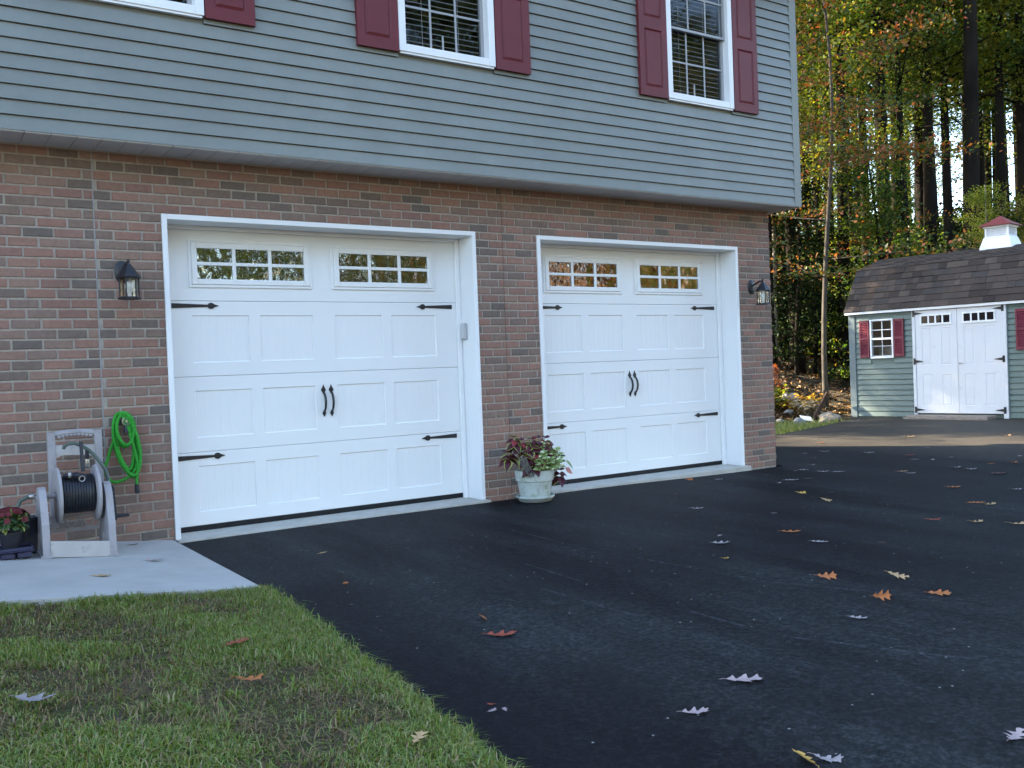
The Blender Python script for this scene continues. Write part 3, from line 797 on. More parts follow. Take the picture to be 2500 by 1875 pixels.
def lantern(x, label):
    t = thing('wall_lantern', label, 'wall lamp', (x, 0, 1.72), 0, 'lanterns beside the garage doors')
    y = -.155; px = x - .012
    m = MB(); m.lathe([(.0, -.0), (.052, .001), (.055, .006), (.046, .014), (.030, .020), (.0, .023)][1:], (px, 0, 1.925), 24, ax='y', sy=1.45)
    m.build('back_plate', BLACK, t, True)
    a = MB(); a.tube([(px, -.02, 1.935), (px + .002, -.07, 1.955), (x - .004, -.11, 1.975), (x, -.14, 1.975), (x, y, 1.962)], .010, 8)
    a.build('arm', BLACK, t, True)
    h = MB(); n = 6; ph = 0.0
    h.lathe([(.078, 1.868), (.080, 1.876), (.074, 1.886), (.050, 1.915), (.030, 1.945), (.020, 1.956), (.015, 1.966)], (x, y, 0), n, ph=ph)
    h.lathe([(.008, 1.966), (.006, 1.974), (.010, 1.984), (.010, 1.990), (.004, 1.999)], (x, y, 0), 10)
    h.build('lantern_roof', BLACK, t)
    c = MB()
    for k in range(n):
        an = ph + k * math.pi / 3; c.tube([(x + .063 * math.cos(an), y + .063 * math.sin(an), 1.735), (x + .063 * math.cos(an), y + .063 * math.sin(an), 1.870)], .0055, 6)
    c.lathe([(.060, 1.720), (.080, 1.722), (.080, 1.730), (.066, 1.738)], (x, y, 0), n, ph=ph)
    c.build('lantern_cage', BLACK, t)
    gl = MB(); vs = []; 
    for k in range(n):
        an = ph + k * math.pi / 3
        for z in (1.738, 1.868): vs.append((x + .060 * math.cos(an), y + .060 * math.sin(an), z))
    gl.add(vs, [(2 * k, (2 * k + 2) % 12, (2 * k + 3) % 12, 2 * k + 1) for k in range(n)]); gl.build('glass_panes', LAMPGLASS, t)
    b = MB(); b.lathe([(.012, 1.738), (.012, 1.765), (.022, 1.78), (.030, 1.805), (.028, 1.828), (.016, 1.842), (.003, 1.846)], (x, y, 0), 16); b.build('bulb', BULB, t, True)
lantern(-.269, 'black lantern on the brick wall above the green garden hose')
lantern(6.165, 'black lantern on the narrow brick pier at the house corner')

# ---------------------------------------------------------------- garden shed (local frame: x along its front, y into it)
SHED = thing('garden_shed', 'small green clapboard shed with brown gambrel roof and white double doors', 'shed', (13.446, 2.792, -.02), math.atan2(-.989, .148))
SGREEN = PM('green_vinyl_siding', (.118, .158, .140), .5, .4, .06, 2.5)
SPOST = PM('blue_green_post', (.125, .160, .165), .5, .4, .05, 2)
SHINGLE = island_mat('brown_shingle', [(0, (.040, .031, .026)), (.3, (.062, .047, .038)), (.55, (.082, .062, .050)), (.75, (.052, .045, .041)), (1, (.100, .076, .058))], .95, .15, 60, 150, .7)
SHEDW = PM('shed_white_paint', (.64, .64, .65), .45, .45, .03, 3, dirt=((.5, .49, .47), 7, .6))
SHUTS = PM('crimson_shutter', (.16, .022, .036), .5, .4, .1, 5)
CUPRED = PM('red_metal_roof', (.21, .040, .036), .5, .4, .12, 6)
WOOD = PM('weathered_plank', (.24, .20, .165), .85, .2, .25, 14, 80, .5)
def build_shed():
    S0, S1, DP, ZW = -1.2, 2.75, 2.9, 1.93
    d0, d1, ht = -.004, 1.565, 1.985
    m = MB()
    wins = [(-.79, -.355, 1.077, 1.79), (1.905, 2.34, 1.115, 1.825)]
    laps(m, lambda a, o, z: (a, .0125 - o, z), S0 + .12, d0, .02, ZW + .05, .0968, [wins[0]], .017)
    laps(m, lambda a, o, z: (a, .0125 - o, z), d1, S1 - .1, .02, ZW + .05, .0968, [wins[1]], .017)
    laps(m, lambda a, o, z: (S0 + .0125 - o, a, z), .1, DP, .02, ZW + .05, .0968, None, .017)
    prof = [(0.02, ZW + .02), (.49, 2.735), (1.45, 3.0), (2.41, 2.735), (DP - .02, ZW + .02)]
    for x0, x1 in ((S0 + .020, S0 + .08), (S1 - .08, S1)):
        m.box(x0, x1, .05, DP, .0, ZW + .02); m.prism(prof, x0, x1, 'x')
    for x0, x1, z0, z1 in ((S0 + .08, wins[0][0], 0, ZW), (wins[0][1], d0, 0, ZW), (wins[0][0], wins[0][1], 0, wins[0][2]), (wins[0][0], wins[0][1], wins[0][3], ZW),
                           (d1, wins[1][0], 0, ZW), (wins[1][1], S1 - .08, 0, ZW), (wins[1][0], wins[1][1], 0, wins[1][2]), (wins[1][0], wins[1][1], wins[1][3], ZW)):
        m.box(x0, x1, .020, .07, z0, z1)
    m.box(d0, d1, .06, .1, 0, ZW); m.box(S0 + .08, S1 - .08, DP - .06, DP, 0, ZW)
    m.build('shed_wall', SGREEN, SHED, local=True)
    c = MB(); c.box(S0 - .004, S0 + .12, -.016, .0, .0, ZW + .03, b=.004); c.box(S0 - .006, S0 + .012, .0, .1, .0, ZW + .03); c.build('corner_post', SPOST, SHED, local=True)
    # roof planks under shingles
    lo = [(-.07, 1.955), (.485, 2.745), (1.45, 3.012), (2.415, 2.745), (DP + .07, 1.955)]
    r = MB(); rg = random.Random(8)
    hi = [(y, z + .012) for y, z in lo]
    r.prism(lo + [(lo[4][0], lo[4][1] - .04), (2.38, 2.69), (1.45, 2.95), (.52, 2.69), (lo[0][0] + .0, lo[0][1] - .006)], S0 - .055, S1 + .1, 'x')
    for (a, b), up_ in (((lo[0], lo[1]), 1), ((lo[1], lo[2]), 1), ((lo[4], lo[3]), -1), ((lo[3], lo[2]), -1)):
        L = math.hypot(b[0] - a[0], b[1] - a[1]); dy, dz = (b[0] - a[0]) / L, (b[1] - a[1]) / L
        ny, nz = -dz * up_, dy * up_
        if nz < 0: ny, nz = -ny, -nz
        n = int(round(L / .138)); e = L / n
        for k in range(n):
            x = S0 - .06 - rg.uniform(0, .2)
            while x < S1 + .1:
                w = rg.choice((.10, .14, .19, .23, .28)); u0 = max(x, S0 - .06); u1 = min(x + w - .003, S1 + .105); x += w
                if u1 - u0 < .02: continue
                t = .011 + rg.choice((0, 0, .005)); l0 = k * e - .012; l1 = (k + 1) * e + .01
                if k == n - 1: l1 = L
                def Q(u, l, h): return (u, a[0] + dy * l + ny * h, a[1] + dz * l + nz * h)
                r.add([Q(u0, l0, .001), Q(u1, l0, .001), Q(u1, l1, .0), Q(u0, l1, .0), Q(u0, l0, t + .003), Q(u1, l0, t + .003), Q(u1, l1, .003), Q(u0, l1, .003)],
                      [(4, 5, 6, 7), (0, 1, 5, 4), (1, 2, 6, 5), (3, 0, 4, 7), (2, 3, 7, 6)])
    rf = r.build('shed_roof', SHINGLE, SHED, local=True)
    f = MB(); f.box(S0 - .05, S1 + .1, -.070, -.040, 1.900, 1.946, b=.003); f.box(S0 - .05, S1 + .1, -.0395, .0, 1.925, 1.940); f.build('eave_board', WHITE, SHED, local=True)
    # doors
    f = MB(); f.box(d0, .050, -.030, .02, .005, 1.93, b=.003); f.box(1.490, d1, -.030, .02, .005, 1.93, b=.003); f.box(.050, 1.490, -.029, .02, 1.897, 1.93, b=.003)
    f.build('door_frame', SHEDW, SHED, local=True)
    for q, (a, b) in enumerate(((.053, .7685), (.7725, 1.487))):
        w = b - a; z0, z1 = .085, 1.894; m = MB(); hh = z1 - z0
        pc = [(a + w * .15, a + w * .385), (a + w * .62, a + w * .85)]
        pz = [(z0 + hh * .075, z0 + hh * .375), (z0 + hh * .465, z0 + hh * .825)]
        xs = [(a, 0), (a + .003, 1)]
        for c0, c1 in pc: xs += [(c0, 1), (c0 + .012, 2), (c0 + .03, 3), (c1 - .03, 3), (c1 - .012, 2), (c1, 1)]
        xs += [(b - .003, 1), (b, 0)]
        zs = [(z0, 0), (z0 + .003, 1)]
        for c0, c1 in pz: zs += [(c0, 1), (c0 + .012, 2), (c0 + .03, 3), (c1 - .03, 3), (c1 - .012, 2), (c1, 1)]
        zs += [(z1 - .003, 1), (z1, 0)]
        def dep(u, v):
            k = min(u, v); return {0: .004, 1: 0, 2: .006, 3: .0025}[k]
        n = len(xs); m.add([(x, -.022 + dep(u, v), z) for z, v in zs for x, u in xs], [(j * n + i, j * n + i + 1, (j + 1) * n + i + 1, (j + 1) * n + i) for j in range(len(zs) - 1) for i in range(n - 1)])
        m.add([(a, -.018, z0), (b, -.018, z0), (b, -.018, z1), (a, -.018, z1), (a, .02, z0), (b, .02, z0), (b, .02, z1), (a, .02, z1)], [(0, 1, 5, 4), (1, 2, 6, 5), (2, 3, 7, 6), (3, 0, 4, 7), (4, 5, 6, 7)])
        dr = m.build('shed_door', SHEDW, SHED, local=True)
        g0, g1, h0, h1 = a + w * .16, a + w * .84, 1.662, 1.790
        fr = MB(); e = .022
        fr.box(g0 - e, g0, -.036, -.021, h0 - e, h1 + e, b=.003); fr.box(g1, g1 + e, -.036, -.021, h0 - e, h1 + e, b=.003)
        fr.box(g0, g1, -.0355, -.021, h0 - e, h0, b=.003); fr.box(g0, g1, -.0355, -.021, h1, h1 + e, b=.003); fr.box(g0 - e - .015, g1 + e + .015, -.038, -.021, h0 - e - .014, h0 - e - .0003, b=.003)
        for i in (1, 2, 3): xx = lerp(g0, g1, i / 4); fr.box(xx - .012, xx + .012, -.034, -.0225, h0, h1)
        fr.build('door_lite_frame', DOORW, dr, local=True)
        gl = MB(); gl.box(g0, g1, -.0245, -.0226, h0, h1); gl.build('door_lite_glass', window_glass('shed_lite_glass', .03, .002, 6, tint=(.006, .006, .008)) if q == 0 else bpy.data.materials['shed_lite_glass'], dr, local=True)
        s = 1 if q == 0 else -1; xe = a if q == 0 else b
        for zz in (1.845, 1.00, .145):
            h = MB(); h.box(min(xe - s * .045, xe - s * .012), max(xe - s * .045, xe - s * .012), -.036, -.0302, zz - .055, zz + .055)
            h.prism([(xe - s * .012, zz - .026), (xe - s * .012, zz + .026), (xe + s * .115, zz + .005), (xe + s * .13, zz), (xe + s * .115, zz - .005)], -.0345, -.0225, 'y')
            h.tube([(xe - s * .012, -.036, zz - .055), (xe - s * .012, -.036, zz + .055)], .006, 6)
            h.build('strap_hinge', BLACK, dr, local=True)
        if q == 1:
            h = MB(); h.lathe([(.02, 0), (.02, .006), (.008, .01), (.008, .03)], (a + .03, -.022, .945), 12, ax='y'); h.tube([(a + .03, -.052, .945), (a + .06, -.056, .946), (a + .095, -.05, .944)], [.008, .008, .006], 8)
            h.build('door_handle', PM('satin_nickel', (.45, .43, .40), .35, .5, .05, metal=.9), dr, True, local=True)
    # windows with shutters
    for i, (x0, x1, z0, z1) in enumerate(wins):
        m = MB(); f = .03
        m.box(x0, x0 + f, -.026, .05, z0, z1, b=.003); m.box(x1 - f, x1, -.026, .05, z0, z1, b=.003); m.box(x0 + f, x1 - f, -.0255, .05, z0, z0 + f, b=.003); m.box(x0 + f, x1 - f, -.0255, .05, z1 - f, z1, b=.003)
        w = m.build('window', WHITE, SHED, local=True)
        zm = (z0 + z1) / 2 + .0; a0, a1 = x0 + f, x1 - f
        g = MB(); g.add([(a0, .022, zm), (a1, .022, zm), (a1, .022, z1 - f), (a0, .022, z1 - f)], [(0, 1, 2, 3)]); g.add([(a0, .002, z0 + f), (a1, .002, z0 + f), (a1, .002, zm), (a0, .002, zm)], [(0, 1, 2, 3)]); g.build('glass', GLASS_S, w, local=True)
        s = MB(); b = .007
        s.box(a0, a1, -.012, .03, zm - .018, zm + .018, b=.003); s.box((a0 + a1) / 2 - b, (a0 + a1) / 2 + b, .012, .0195, zm + .018, z1 - f); s.box(a0, a1, .0115, .0192, (zm + z1 - f) / 2 - b, (zm + z1 - f) / 2 + b)
        s.box((a0 + a1) / 2 - b, (a0 + a1) / 2 + b, .005, .011, z0 + f, zm - .018); s.box(a0, a1, .0052, .0105, (zm + z0 + f) / 2 - b + .03, (zm + z0 + f) / 2 + b + .03); s.box(a0, a1, .006, .028, z0 + f, z0 + f + .022)
        s.build('sash', WHITE, w, local=True)
        bl = MB(); bl.box(a0 - .02, a1 + .02, .30, .31, z0 - .05, z0 + .22); bl.build('shelf_goods', PM('pale_boxes', (.32, .28, .24), .8, .2, .5, 9), w, local=True)
        for q0, q1 in ((x0 - .198, x0 - .012), (x1 + .012, x1 + .198)):
            h = MB(); y0, y1 = -.034, -.004; z_0, z_1 = z0 + .022, z1 - .012; e = .030; zc = (z_0 + z_1) / 2
            h.box(q0, q0 + e, y0, y1, z_0, z_1, b=.003); h.box(q1 - e, q1, y0, y1, z_0, z_1, b=.003)
            for c0, c1 in ((z_0, z_0 + .05), (zc - .02, zc + .02), (z_1 - .05, z_1)): h.box(q0 + e, q1 - e, y0 + .0005, y1, c0, c1, b=.003)
            for c0, c1 in ((z_0 + .05, zc - .02), (zc + .02, z_1 - .05)):
                n = 9; st = (c1 - c0) / n
                for j in range(n):
                    zz = c0 + j * st
                    h.add([(q0 + e, y0 + .002, zz), (q1 - e, y0 + .002, zz), (q1 - e, y1 - .004, zz + st * 1.05), (q0 + e, y1 - .004, zz + st * 1.05), (q0 + e, y0 + .006, zz - .002), (q1 - e, y0 + .006, zz - .002), (q1 - e, y1, zz + st), (q0 + e, y1, zz + st)], [(0, 1, 2, 3), (7, 6, 5, 4), (0, 1, 5, 4)])
            h.build('shutter', SHUTS, SHED, local=True)
    # cupola
    cx, cy = .99, 1.45
    c = MB(); n = 4; ph = R(45); q = math.sqrt(2)
    c.lathe([(.27 * q, 2.93), (.268 * q, 2.99), (.215 * q, 3.165), (.200 * q, 3.170)], (cx, cy, 0), 4, ph=ph)
    for sx in (-1, 1):
        for sy in (-1, 1): c.box(cx + sx * .20 - .035 * (sx > 0), cx + sx * .20 + .035 * (sx < 0), cy + sy * .20 - .035 * (sy > 0), cy + sy * .20 + .035 * (sy < 0), 3.165, 3.355)
    c.box(cx - .16, cx + .16, cy - .16, cy + .16, 3.165, 3.355); c.box(cx - .225, cx + .225, cy - .225, cy + .225, 3.335, 3.368, b=.004); c.box(cx - .205, cx + .205, cy - .205, cy + .205, 3.166, 3.19, b=.004)
    cu = c.build('cupola', WHITE, SHED, local=True)
    l = MB()
    for j in range(4):
        zz = 3.20 + j * .034
        for sg in (-1, 1):
            l.add([(cx - .165, cy + sg * .195, zz), (cx + .165, cy + sg * .195, zz), (cx + .165, cy + sg * .165, zz + .03), (cx - .165, cy + sg * .165, zz + .03), (cx - .165, cy + sg * .195, zz + .006), (cx + .165, cy + sg * .195, zz + .006), (cx + .165, cy + sg * .165, zz + .036), (cx - .165, cy + sg * .165, zz + .036)], [(0, 1, 2, 3), (4, 5, 6, 7), (0, 1, 5, 4)])
            l.add([(cx + sg * .195, cy - .165, zz), (cx + sg * .195, cy + .165, zz), (cx + sg * .165, cy + .165, zz + .03), (cx + sg * .165, cy - .165, zz + .03), (cx + sg * .195, cy - .165, zz + .006), (cx + sg * .195, cy + .165, zz + .006), (cx + sg * .165, cy + .165, zz + .036), (cx + sg * .165, cy - .165, zz + .036)], [(0, 1, 2, 3), (4, 5, 6, 7), (0, 1, 5, 4)])
    l.build('louvre_panel', WHITE, cu, local=True)
    r = MB(); r.lathe([(.285 * q, 3.368), (.285 * q, 3.374), (.15 * q, 3.455), (.012, 3.555)], (cx, cy, 0), 4, ph=ph); r.build('cupola_roof', CUPRED, cu, local=True)
    k = MB(); k.box(.02, 1.38, -.42, -.035, .004, .062, b=.004); k.box(.00, 1.40, -.50, -.425, .004, .040, b=.004); k.build('door_step', WOOD, SHED, local=True)
build_shed()

# ---------------------------------------------------------------- trees
BARK = PM('dark_bark', (.014, .0115, .009), .95, .05, .5, 14, 30, 1.0, coord='Generated', bd=.05)
BARKP = PM('pale_smooth_bark', (.21, .185, .15), .9, .1, .25, 14, 40, .6)
BARKM = PM('grey_dogwood_bark', (.055, .048, .040), .9, .1, .3, 14, 40, .6)
OAKG = leaf_mat('green_oak_leaf', [(0, (.022, .054, .010)), (.35, (.042, .084, .012)), (.7, (.070, .115, .016)), (.93, (.13, .16, .021)), (1, (.18, .11, .02))], .58, .35)
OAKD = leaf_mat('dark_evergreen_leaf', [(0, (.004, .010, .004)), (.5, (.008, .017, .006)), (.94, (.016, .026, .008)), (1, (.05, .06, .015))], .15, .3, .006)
OAKY = leaf_mat('yellow_green_leaf', [(0, (.06, .10, .012)), (.4, (.125, .165, .018)), (.8, (.21, .225, .026)), (1, (.22, .15, .02))], .58, .35)
REDL = leaf_mat('red_orange_leaf', [(0, (.030, .055, .012)), (.40, (.055, .072, .014)), (.60, (.10, .065, .018)), (.78, (.18, .052, .022)), (.92, (.22, .055, .025)), (1, (.20, .12, .03))], .42, .15)
GOLD = leaf_mat('golden_oak_leaf', [(0, (.10, .08, .012)), (.3, (.26, .14, .022)), (.6, (.38, .17, .028)), (.85, (.40, .11, .022)), (1, (.14, .12, .02))], .3, .45)
def tree_meshes(name, seed, H, r0, cb, cr, nleaf, lsize, nlimb, layered=False, lean=0.0, twig=.55, limb_r=.32):
    rg = random.Random(seed); g = np.random.default_rng(seed)
    m = MB(); n = 12; pts = []; rad = []
    ang = rg.uniform(0, 6.28)
    for i in range(n + 1):
        t = i / n
        pts.append(Vector((math.cos(ang) * lean * t * H + (.10 + .06 * lean / .03) * math.sin(t * 5 + seed) * t, math.sin(ang) * lean * t * H + (.10 + .06 * lean / .03) * math.cos(t * 4 + seed * 2) * t, t * H - .25)))
        rad.append(r0 * (1.35 if i == 0 else 1.0) * (1 - .86 * t ** .9) + .012)
    m.tube(pts, rad, 9)
    cl = []      # leaf cluster centres, spread
    for k in range(nlimb):
        t = lerp(cb, .97, ((k + rg.random() * .8) / nlimb) ** .9)
        i = min(n - 1, int(t * n)); p = pts[i].lerp(pts[i + 1], t * n - i); a = k * 2.4 + rg.uniform(-.5, .5)
        ln = cr * rg.uniform(.65, 1.1) * (1.0 - .55 * max(0, (t - cb) / (1 - cb)) ** 1.6)
        up_ = .05 if layered else rg.uniform(.15, .65)
        q = [p]; d = Vector((math.cos(a), math.sin(a), up_))
        for s in range(1, 5):
            d = (d + Vector((rg.uniform(-.25, .25), rg.uniform(-.25, .25), rg.uniform(-.12, .16) - (.03 if layered else 0)))).normalized()
            q.append(q[-1] + d * ln / 4)
        rb = max(.010, r0 * limb_r * (1 - .7 * t)); m.tube(q, [rb, rb * .75, rb * .5, rb * .32, rb * .15], 5)
        for s in range(1, 5):
            for _ in range(2):
                b = q[s].lerp(q[s - 1], rg.random() * .7); a2 = rg.uniform(0, 6.28); l2 = ln * rg.uniform(.18, .4)
                e = b + Vector((math.cos(a2) * l2, math.sin(a2) * l2, rg.uniform(-.15, .35) * l2))
                m.tube([b, e], [rb * .22, .004], 4, cap=False)
                for w in (.5, 1.0): cl.append((b.lerp(e, w), ln))
    cl_p = np.array([tuple(c[0]) for c in cl]); K = len(cl)
    per = g.dirichlet(np.ones(K) * .55); idx = g.choice(K, nleaf, p=per)
    sp = np.array([twig, twig, twig * (.16 if layered else .5)])
    P = cl_p[idx] + g.normal(0, 1, (nleaf, 3)) * sp * .62
    P[:, 2] = np.maximum(P[:, 2], .4)
    # kite shaped leaves, mostly facing up with wide scatter
    nrm = g.normal(0, .62, (nleaf, 3)); nrm[:, 2] += .8; nrm /= np.linalg.norm(nrm, axis=1)[:, None]
    rv = g.normal(0, 1, (nleaf, 3)); a = np.cross(nrm, rv); a /= np.linalg.norm(a, axis=1)[:, None]; b = np.cross(nrm, a)
    s = (lsize * g.uniform(.6, 1.25, nleaf))[:, None]
    V = np.stack([P - a * s * .5, P - a * s * .05 + b * s * .30 + nrm * s * .06, P + a * s * .5, P - a * s * .05 - b * s * .30 + nrm * s * .06], 1).reshape(-1, 3)
    F = np.arange(nleaf * 4, dtype='i').reshape(-1, 4)
    cm = fastmesh(name + '_crown', V, F, 4)
    tm = bpy.data.meshes.new(name + '_trunk'); tm.from_pydata(m.v, [], m.f); tm.polygons.foreach_set('use_smooth', [True] * len(tm.polygons)); tm.update()
    return tm, cm
KIND = {
    'oak': tree_meshes('oak', 3, 19, .23, .44, 4.2, 19000, .115, 38, twig=.55),
    'tall': tree_meshes('tall', 9, 22, .23, .47, 3.8, 18000, .115, 34, lean=.012, twig=.55),
    'maple': tree_meshes('maple', 14, 15, .14, .27, 3.6, 24000, .11, 44, lean=.02, twig=.55),
    'broad': tree_meshes('broad', 61, 15, .17, .12, 5.0, 26000, .20, 46, lean=.01, twig=.75),
    'sapling': tree_meshes('sapling', 21, 6.5, .055, .10, 1.7, 7500, .10, 28, lean=.03, twig=.38),
    'dogwood': tree_meshes('dogwood', 33, 7.2, .038, .30, 3.4, 7000, .076, 12, True, .03, .46, .42),
    'bush': tree_meshes('bush', 52, 3.2, .04, .06, 1.9, 7500, .105, 28, twig=.42),
    'thin': tree_meshes('thin', 41, 14, .095, .42, 2.2, 9500, .11, 28, lean=.025, twig=.5),
}
for a_, b_ in KIND.values(): a_.materials.append(BARK); b_.materials.append(OAKG)
def tree(name, kind, x, y, s, rz, leaf, label, group, bark=BARK, cat='tree', sz=None):
    t = thing(name, label, cat, (x, y, terrain(x, y) - .03), rz, group)
    t.scale = (s, s, sz or s)
    for nm, me, mt in (('trunk', KIND[kind][0], bark), ('crown', KIND[kind][1], leaf)):
        o = bpy.data.objects.new(nm, me); C.objects.link(o); o.parent = t
        o.material_slots[0].link = 'OBJECT'; o.material_slots[0].material = mt
    return t
def build_woods():
    G = 'trees at the edge of the woods'
    hero = [
        ('oak_tree', 'tall', 21.57, 8.7, 1.0, .3, OAKG, 'dark straight oak trunk rising behind the left end of the shed roof', BARK),
        ('oak_tree', 'oak', 23.86, 8.84, .98, 1.2, OAKY, 'oak with a slightly crooked trunk behind the middle of the shed roof', BARK),
        ('oak_tree', 'tall', 21.77, 6.48, 1.08, 2.2, OAKG, 'thickest dark trunk standing just behind the shed cupola', BARK),
        ('oak_tree', 'oak', 29.75, 10.66, 1.1, 3.0, OAKG, 'dark trunk close to the thickest one, deeper in the woods', BARK),
        ('maple_tree', 'maple', 17.25, 9.3, 1.0, 4.0, OAKY, 'leaning dark trunk beside the upper corner of the house siding', BARK),
        ('thin_tree', 'thin', 24.52, 13.16, 1.1, .8, OAKY, 'slim straight trunk in the gap between house and shed, deep in the woods', BARK),
        ('dogwood_tree', 'dogwood', 15.08, 5.95, 1.32, 2.6, REDL, 'slender red and orange leaved tree on the bank beside the shed', BARKM),
        ('dead_snag', 'thin', 18.9, 4.4, .36, 5.0, OAKY, 'pale sunlit slim trunk right behind the shed roof', BARKP),
        ('maple_tree', 'thin', 31.74, 11.18, 1.2, 1.0, OAKG, 'slim trunk right of the thickest oak, above the cupola', BARK),
        ('oak_tree', 'oak', 27.6, 8.0, 1.0, 5.2, OAKG, 'green leaved oak behind the far right end of the shed', BARK),
        ('thin_tree', 'thin', 18.6, 10.3, .8, 3.6, OAKY, 'thin pale stem at the edge of the brick corner', BARKP),
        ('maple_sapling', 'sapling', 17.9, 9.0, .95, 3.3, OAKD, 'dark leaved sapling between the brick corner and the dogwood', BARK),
        ('maple_sapling', 'sapling', 19.6, 7.6, 1.0, 1.9, OAKG, 'dark green sapling close behind the left gable of the shed', BARK),
        ('dogwood_tree', 'dogwood', 19.4, 9.6, 1.05, .4, REDL, 'taller reddish tree deeper behind the slender orange one', BARK),
        ('maple_sapling', 'sapling', 20.9, 4.6, .8, 5.0, OAKY, 'bright yellow green sapling behind the cupola', BARK),
    ]
    for k, (az, d, sc) in enumerate(((50.4, 30, .9), (51.6, 38, 1.0), (52.8, 34, .85), (54.2, 40, 1.0), (55.0, 31, .8), (56.4, 37, 1.05), (57.8, 33, .9), (58.6, 42, 1.1), (60.2, 35, .95), (61.6, 31, .85), (62.8, 39, 1.0), (50.9, 26, .75), (53.6, 27, .8), (55.7, 36, .95), (57.1, 28, .7), (59.3, 31, .8), (61.0, 40, 1.0), (52.2, 45, 1.1), (54.7, 48, 1.1), (60.6, 47, 1.1), (64.5, 33, .9), (47, 33, 1.0), (44, 30, .9), (67, 36, 1.0))):
        tree('woodland_tree', 'tall', CAM.x + d * math.sin(R(az)), CAM.y + d * math.cos(R(az)), sc, k * 1.7, OAKG if k % 3 else OAKY, 'straight dark trunk standing inside the woods behind the shed', 'dark trunks inside the woods')
    for nm, k, x, y, s, rz, lf, lb, bk in hero: tree(nm, k, x, y, s, rz, lf, lb, G, bk)
    # the woods behind them
    rg = random.Random(77); used = [(h[2], h[3]) for h in hero]; n = 0
    while n < 30:
        az = R(rg.uniform(36, 80)); d = rg.uniform(34, 74)
        x = CAM.x + d * math.sin(az); y = CAM.y + d * math.cos(az)
        if any((x - a) ** 2 + (y - b) ** 2 < (2.0 if d < 45 else 3.2) ** 2 for a, b in used): continue
        used.append((x, y)); n += 1
        k = rg.choice(['oak', 'tall', 'maple', 'oak', 'thin', 'sapling', 'sapling', 'maple'])
        tree('woodland_tree', k, x, y, rg.uniform(.85, 1.2), rg.uniform(0, 6.28), rg.choice([OAKG, OAKG, OAKY, OAKG]), 'leafy tree in the shaded woods behind the front row of trunks', 'trees deep in the woods')
    for i in range(90):
        az = R(rg.uniform(38, 78)); d = rg.uniform(26, 62) if i < 46 else rg.uniform(28, 58)
        x = CAM.x + d * math.sin(az); y = CAM.y + d * math.cos(az)
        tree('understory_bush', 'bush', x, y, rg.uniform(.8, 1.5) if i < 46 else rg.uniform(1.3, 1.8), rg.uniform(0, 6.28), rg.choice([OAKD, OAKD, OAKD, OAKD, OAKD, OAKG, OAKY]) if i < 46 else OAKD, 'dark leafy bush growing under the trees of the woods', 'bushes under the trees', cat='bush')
    for az, d, sc in ((57.5, 34, 1.5), (59, 30, 1.3), (60.3, 38, 1.8), (61.5, 33, 1.5), (62.8, 30, 1.4), (64, 37, 1.7), (58.2, 44, 2.0), (61, 46, 2.1), (63.5, 45, 2.1), (55.5, 42, 1.9), (53.5, 44, 1.9)):
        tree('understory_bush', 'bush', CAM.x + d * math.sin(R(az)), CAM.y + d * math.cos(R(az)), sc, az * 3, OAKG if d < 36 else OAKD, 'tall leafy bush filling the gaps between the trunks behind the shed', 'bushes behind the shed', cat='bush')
    # behind the house, shading shed and drive
    for x, y, k, s in ((2.6, 17, 'broad', .95), (5.4, 13.2, 'maple', .95), (3, 19, 'tall', 1), (9, 19, 'tall', 1), (-3.5, 15, 'oak', 1), (8.0, 11.0, 'tall', .8), (6.3, 16.5, 'oak', .9), (-8, 20, 'tall', 1.1), (17, 22, 'tall', 1.1), (0, 25, 'oak', 1.1), (6, 26, 'tall', 1.1), (11, 27, 'oak', 1.2), (22, 27, 'tall', 1.1), (-6, 28, 'oak', 1.2)):
        tree('woodland_tree', k, x, y, s, x * 2.1, OAKG, 'tree of the woods standing behind the house', 'trees behind the house')
    # across the drive, mirrored in the garage windows
    rg = random.Random(5)
    for i in range(12):
        tree('roadside_oak', 'oak', 6 + i * 3.6 + rg.uniform(-1, 1), -37 + rg.uniform(-3, 3), rg.uniform(1.15, 1.4), rg.uniform(0, 6.28), rg.choice([OAKG, OAKG, GOLD]), 'tall oak mirrored in the upstairs windows', 'tall trees mirrored upstairs')
    for i in range(9):
        tree('roadside_oak', 'broad', 14 + i * 2.7 + rg.uniform(-.8, .8), -28.5 + rg.uniform(-1.5, 1.5), rg.uniform(.6, .75), rg.uniform(0, 6.28), rg.choice([GOLD, GOLD, OAKG]), 'autumn oak mirrored in the garage door windows', 'trees mirrored in the windows')
    for i in range(30):
        x = -10 + (i % 15) * 3.4 + rg.uniform(-1.2, 1.2); y = -24 - (i // 15) * 9 + rg.uniform(-2.5, 2.5)
        tree('roadside_oak', rg.choice(['broad', 'oak', 'broad']), x, y, rg.uniform(.55, .85), rg.uniform(0, 6.28), rg.choice([GOLD, GOLD, OAKY, OAKG]), 'autumn oak mirrored in the garage door windows', 'trees mirrored in the windows', BARKP if i % 3 == 0 else BARK)
build_woods()

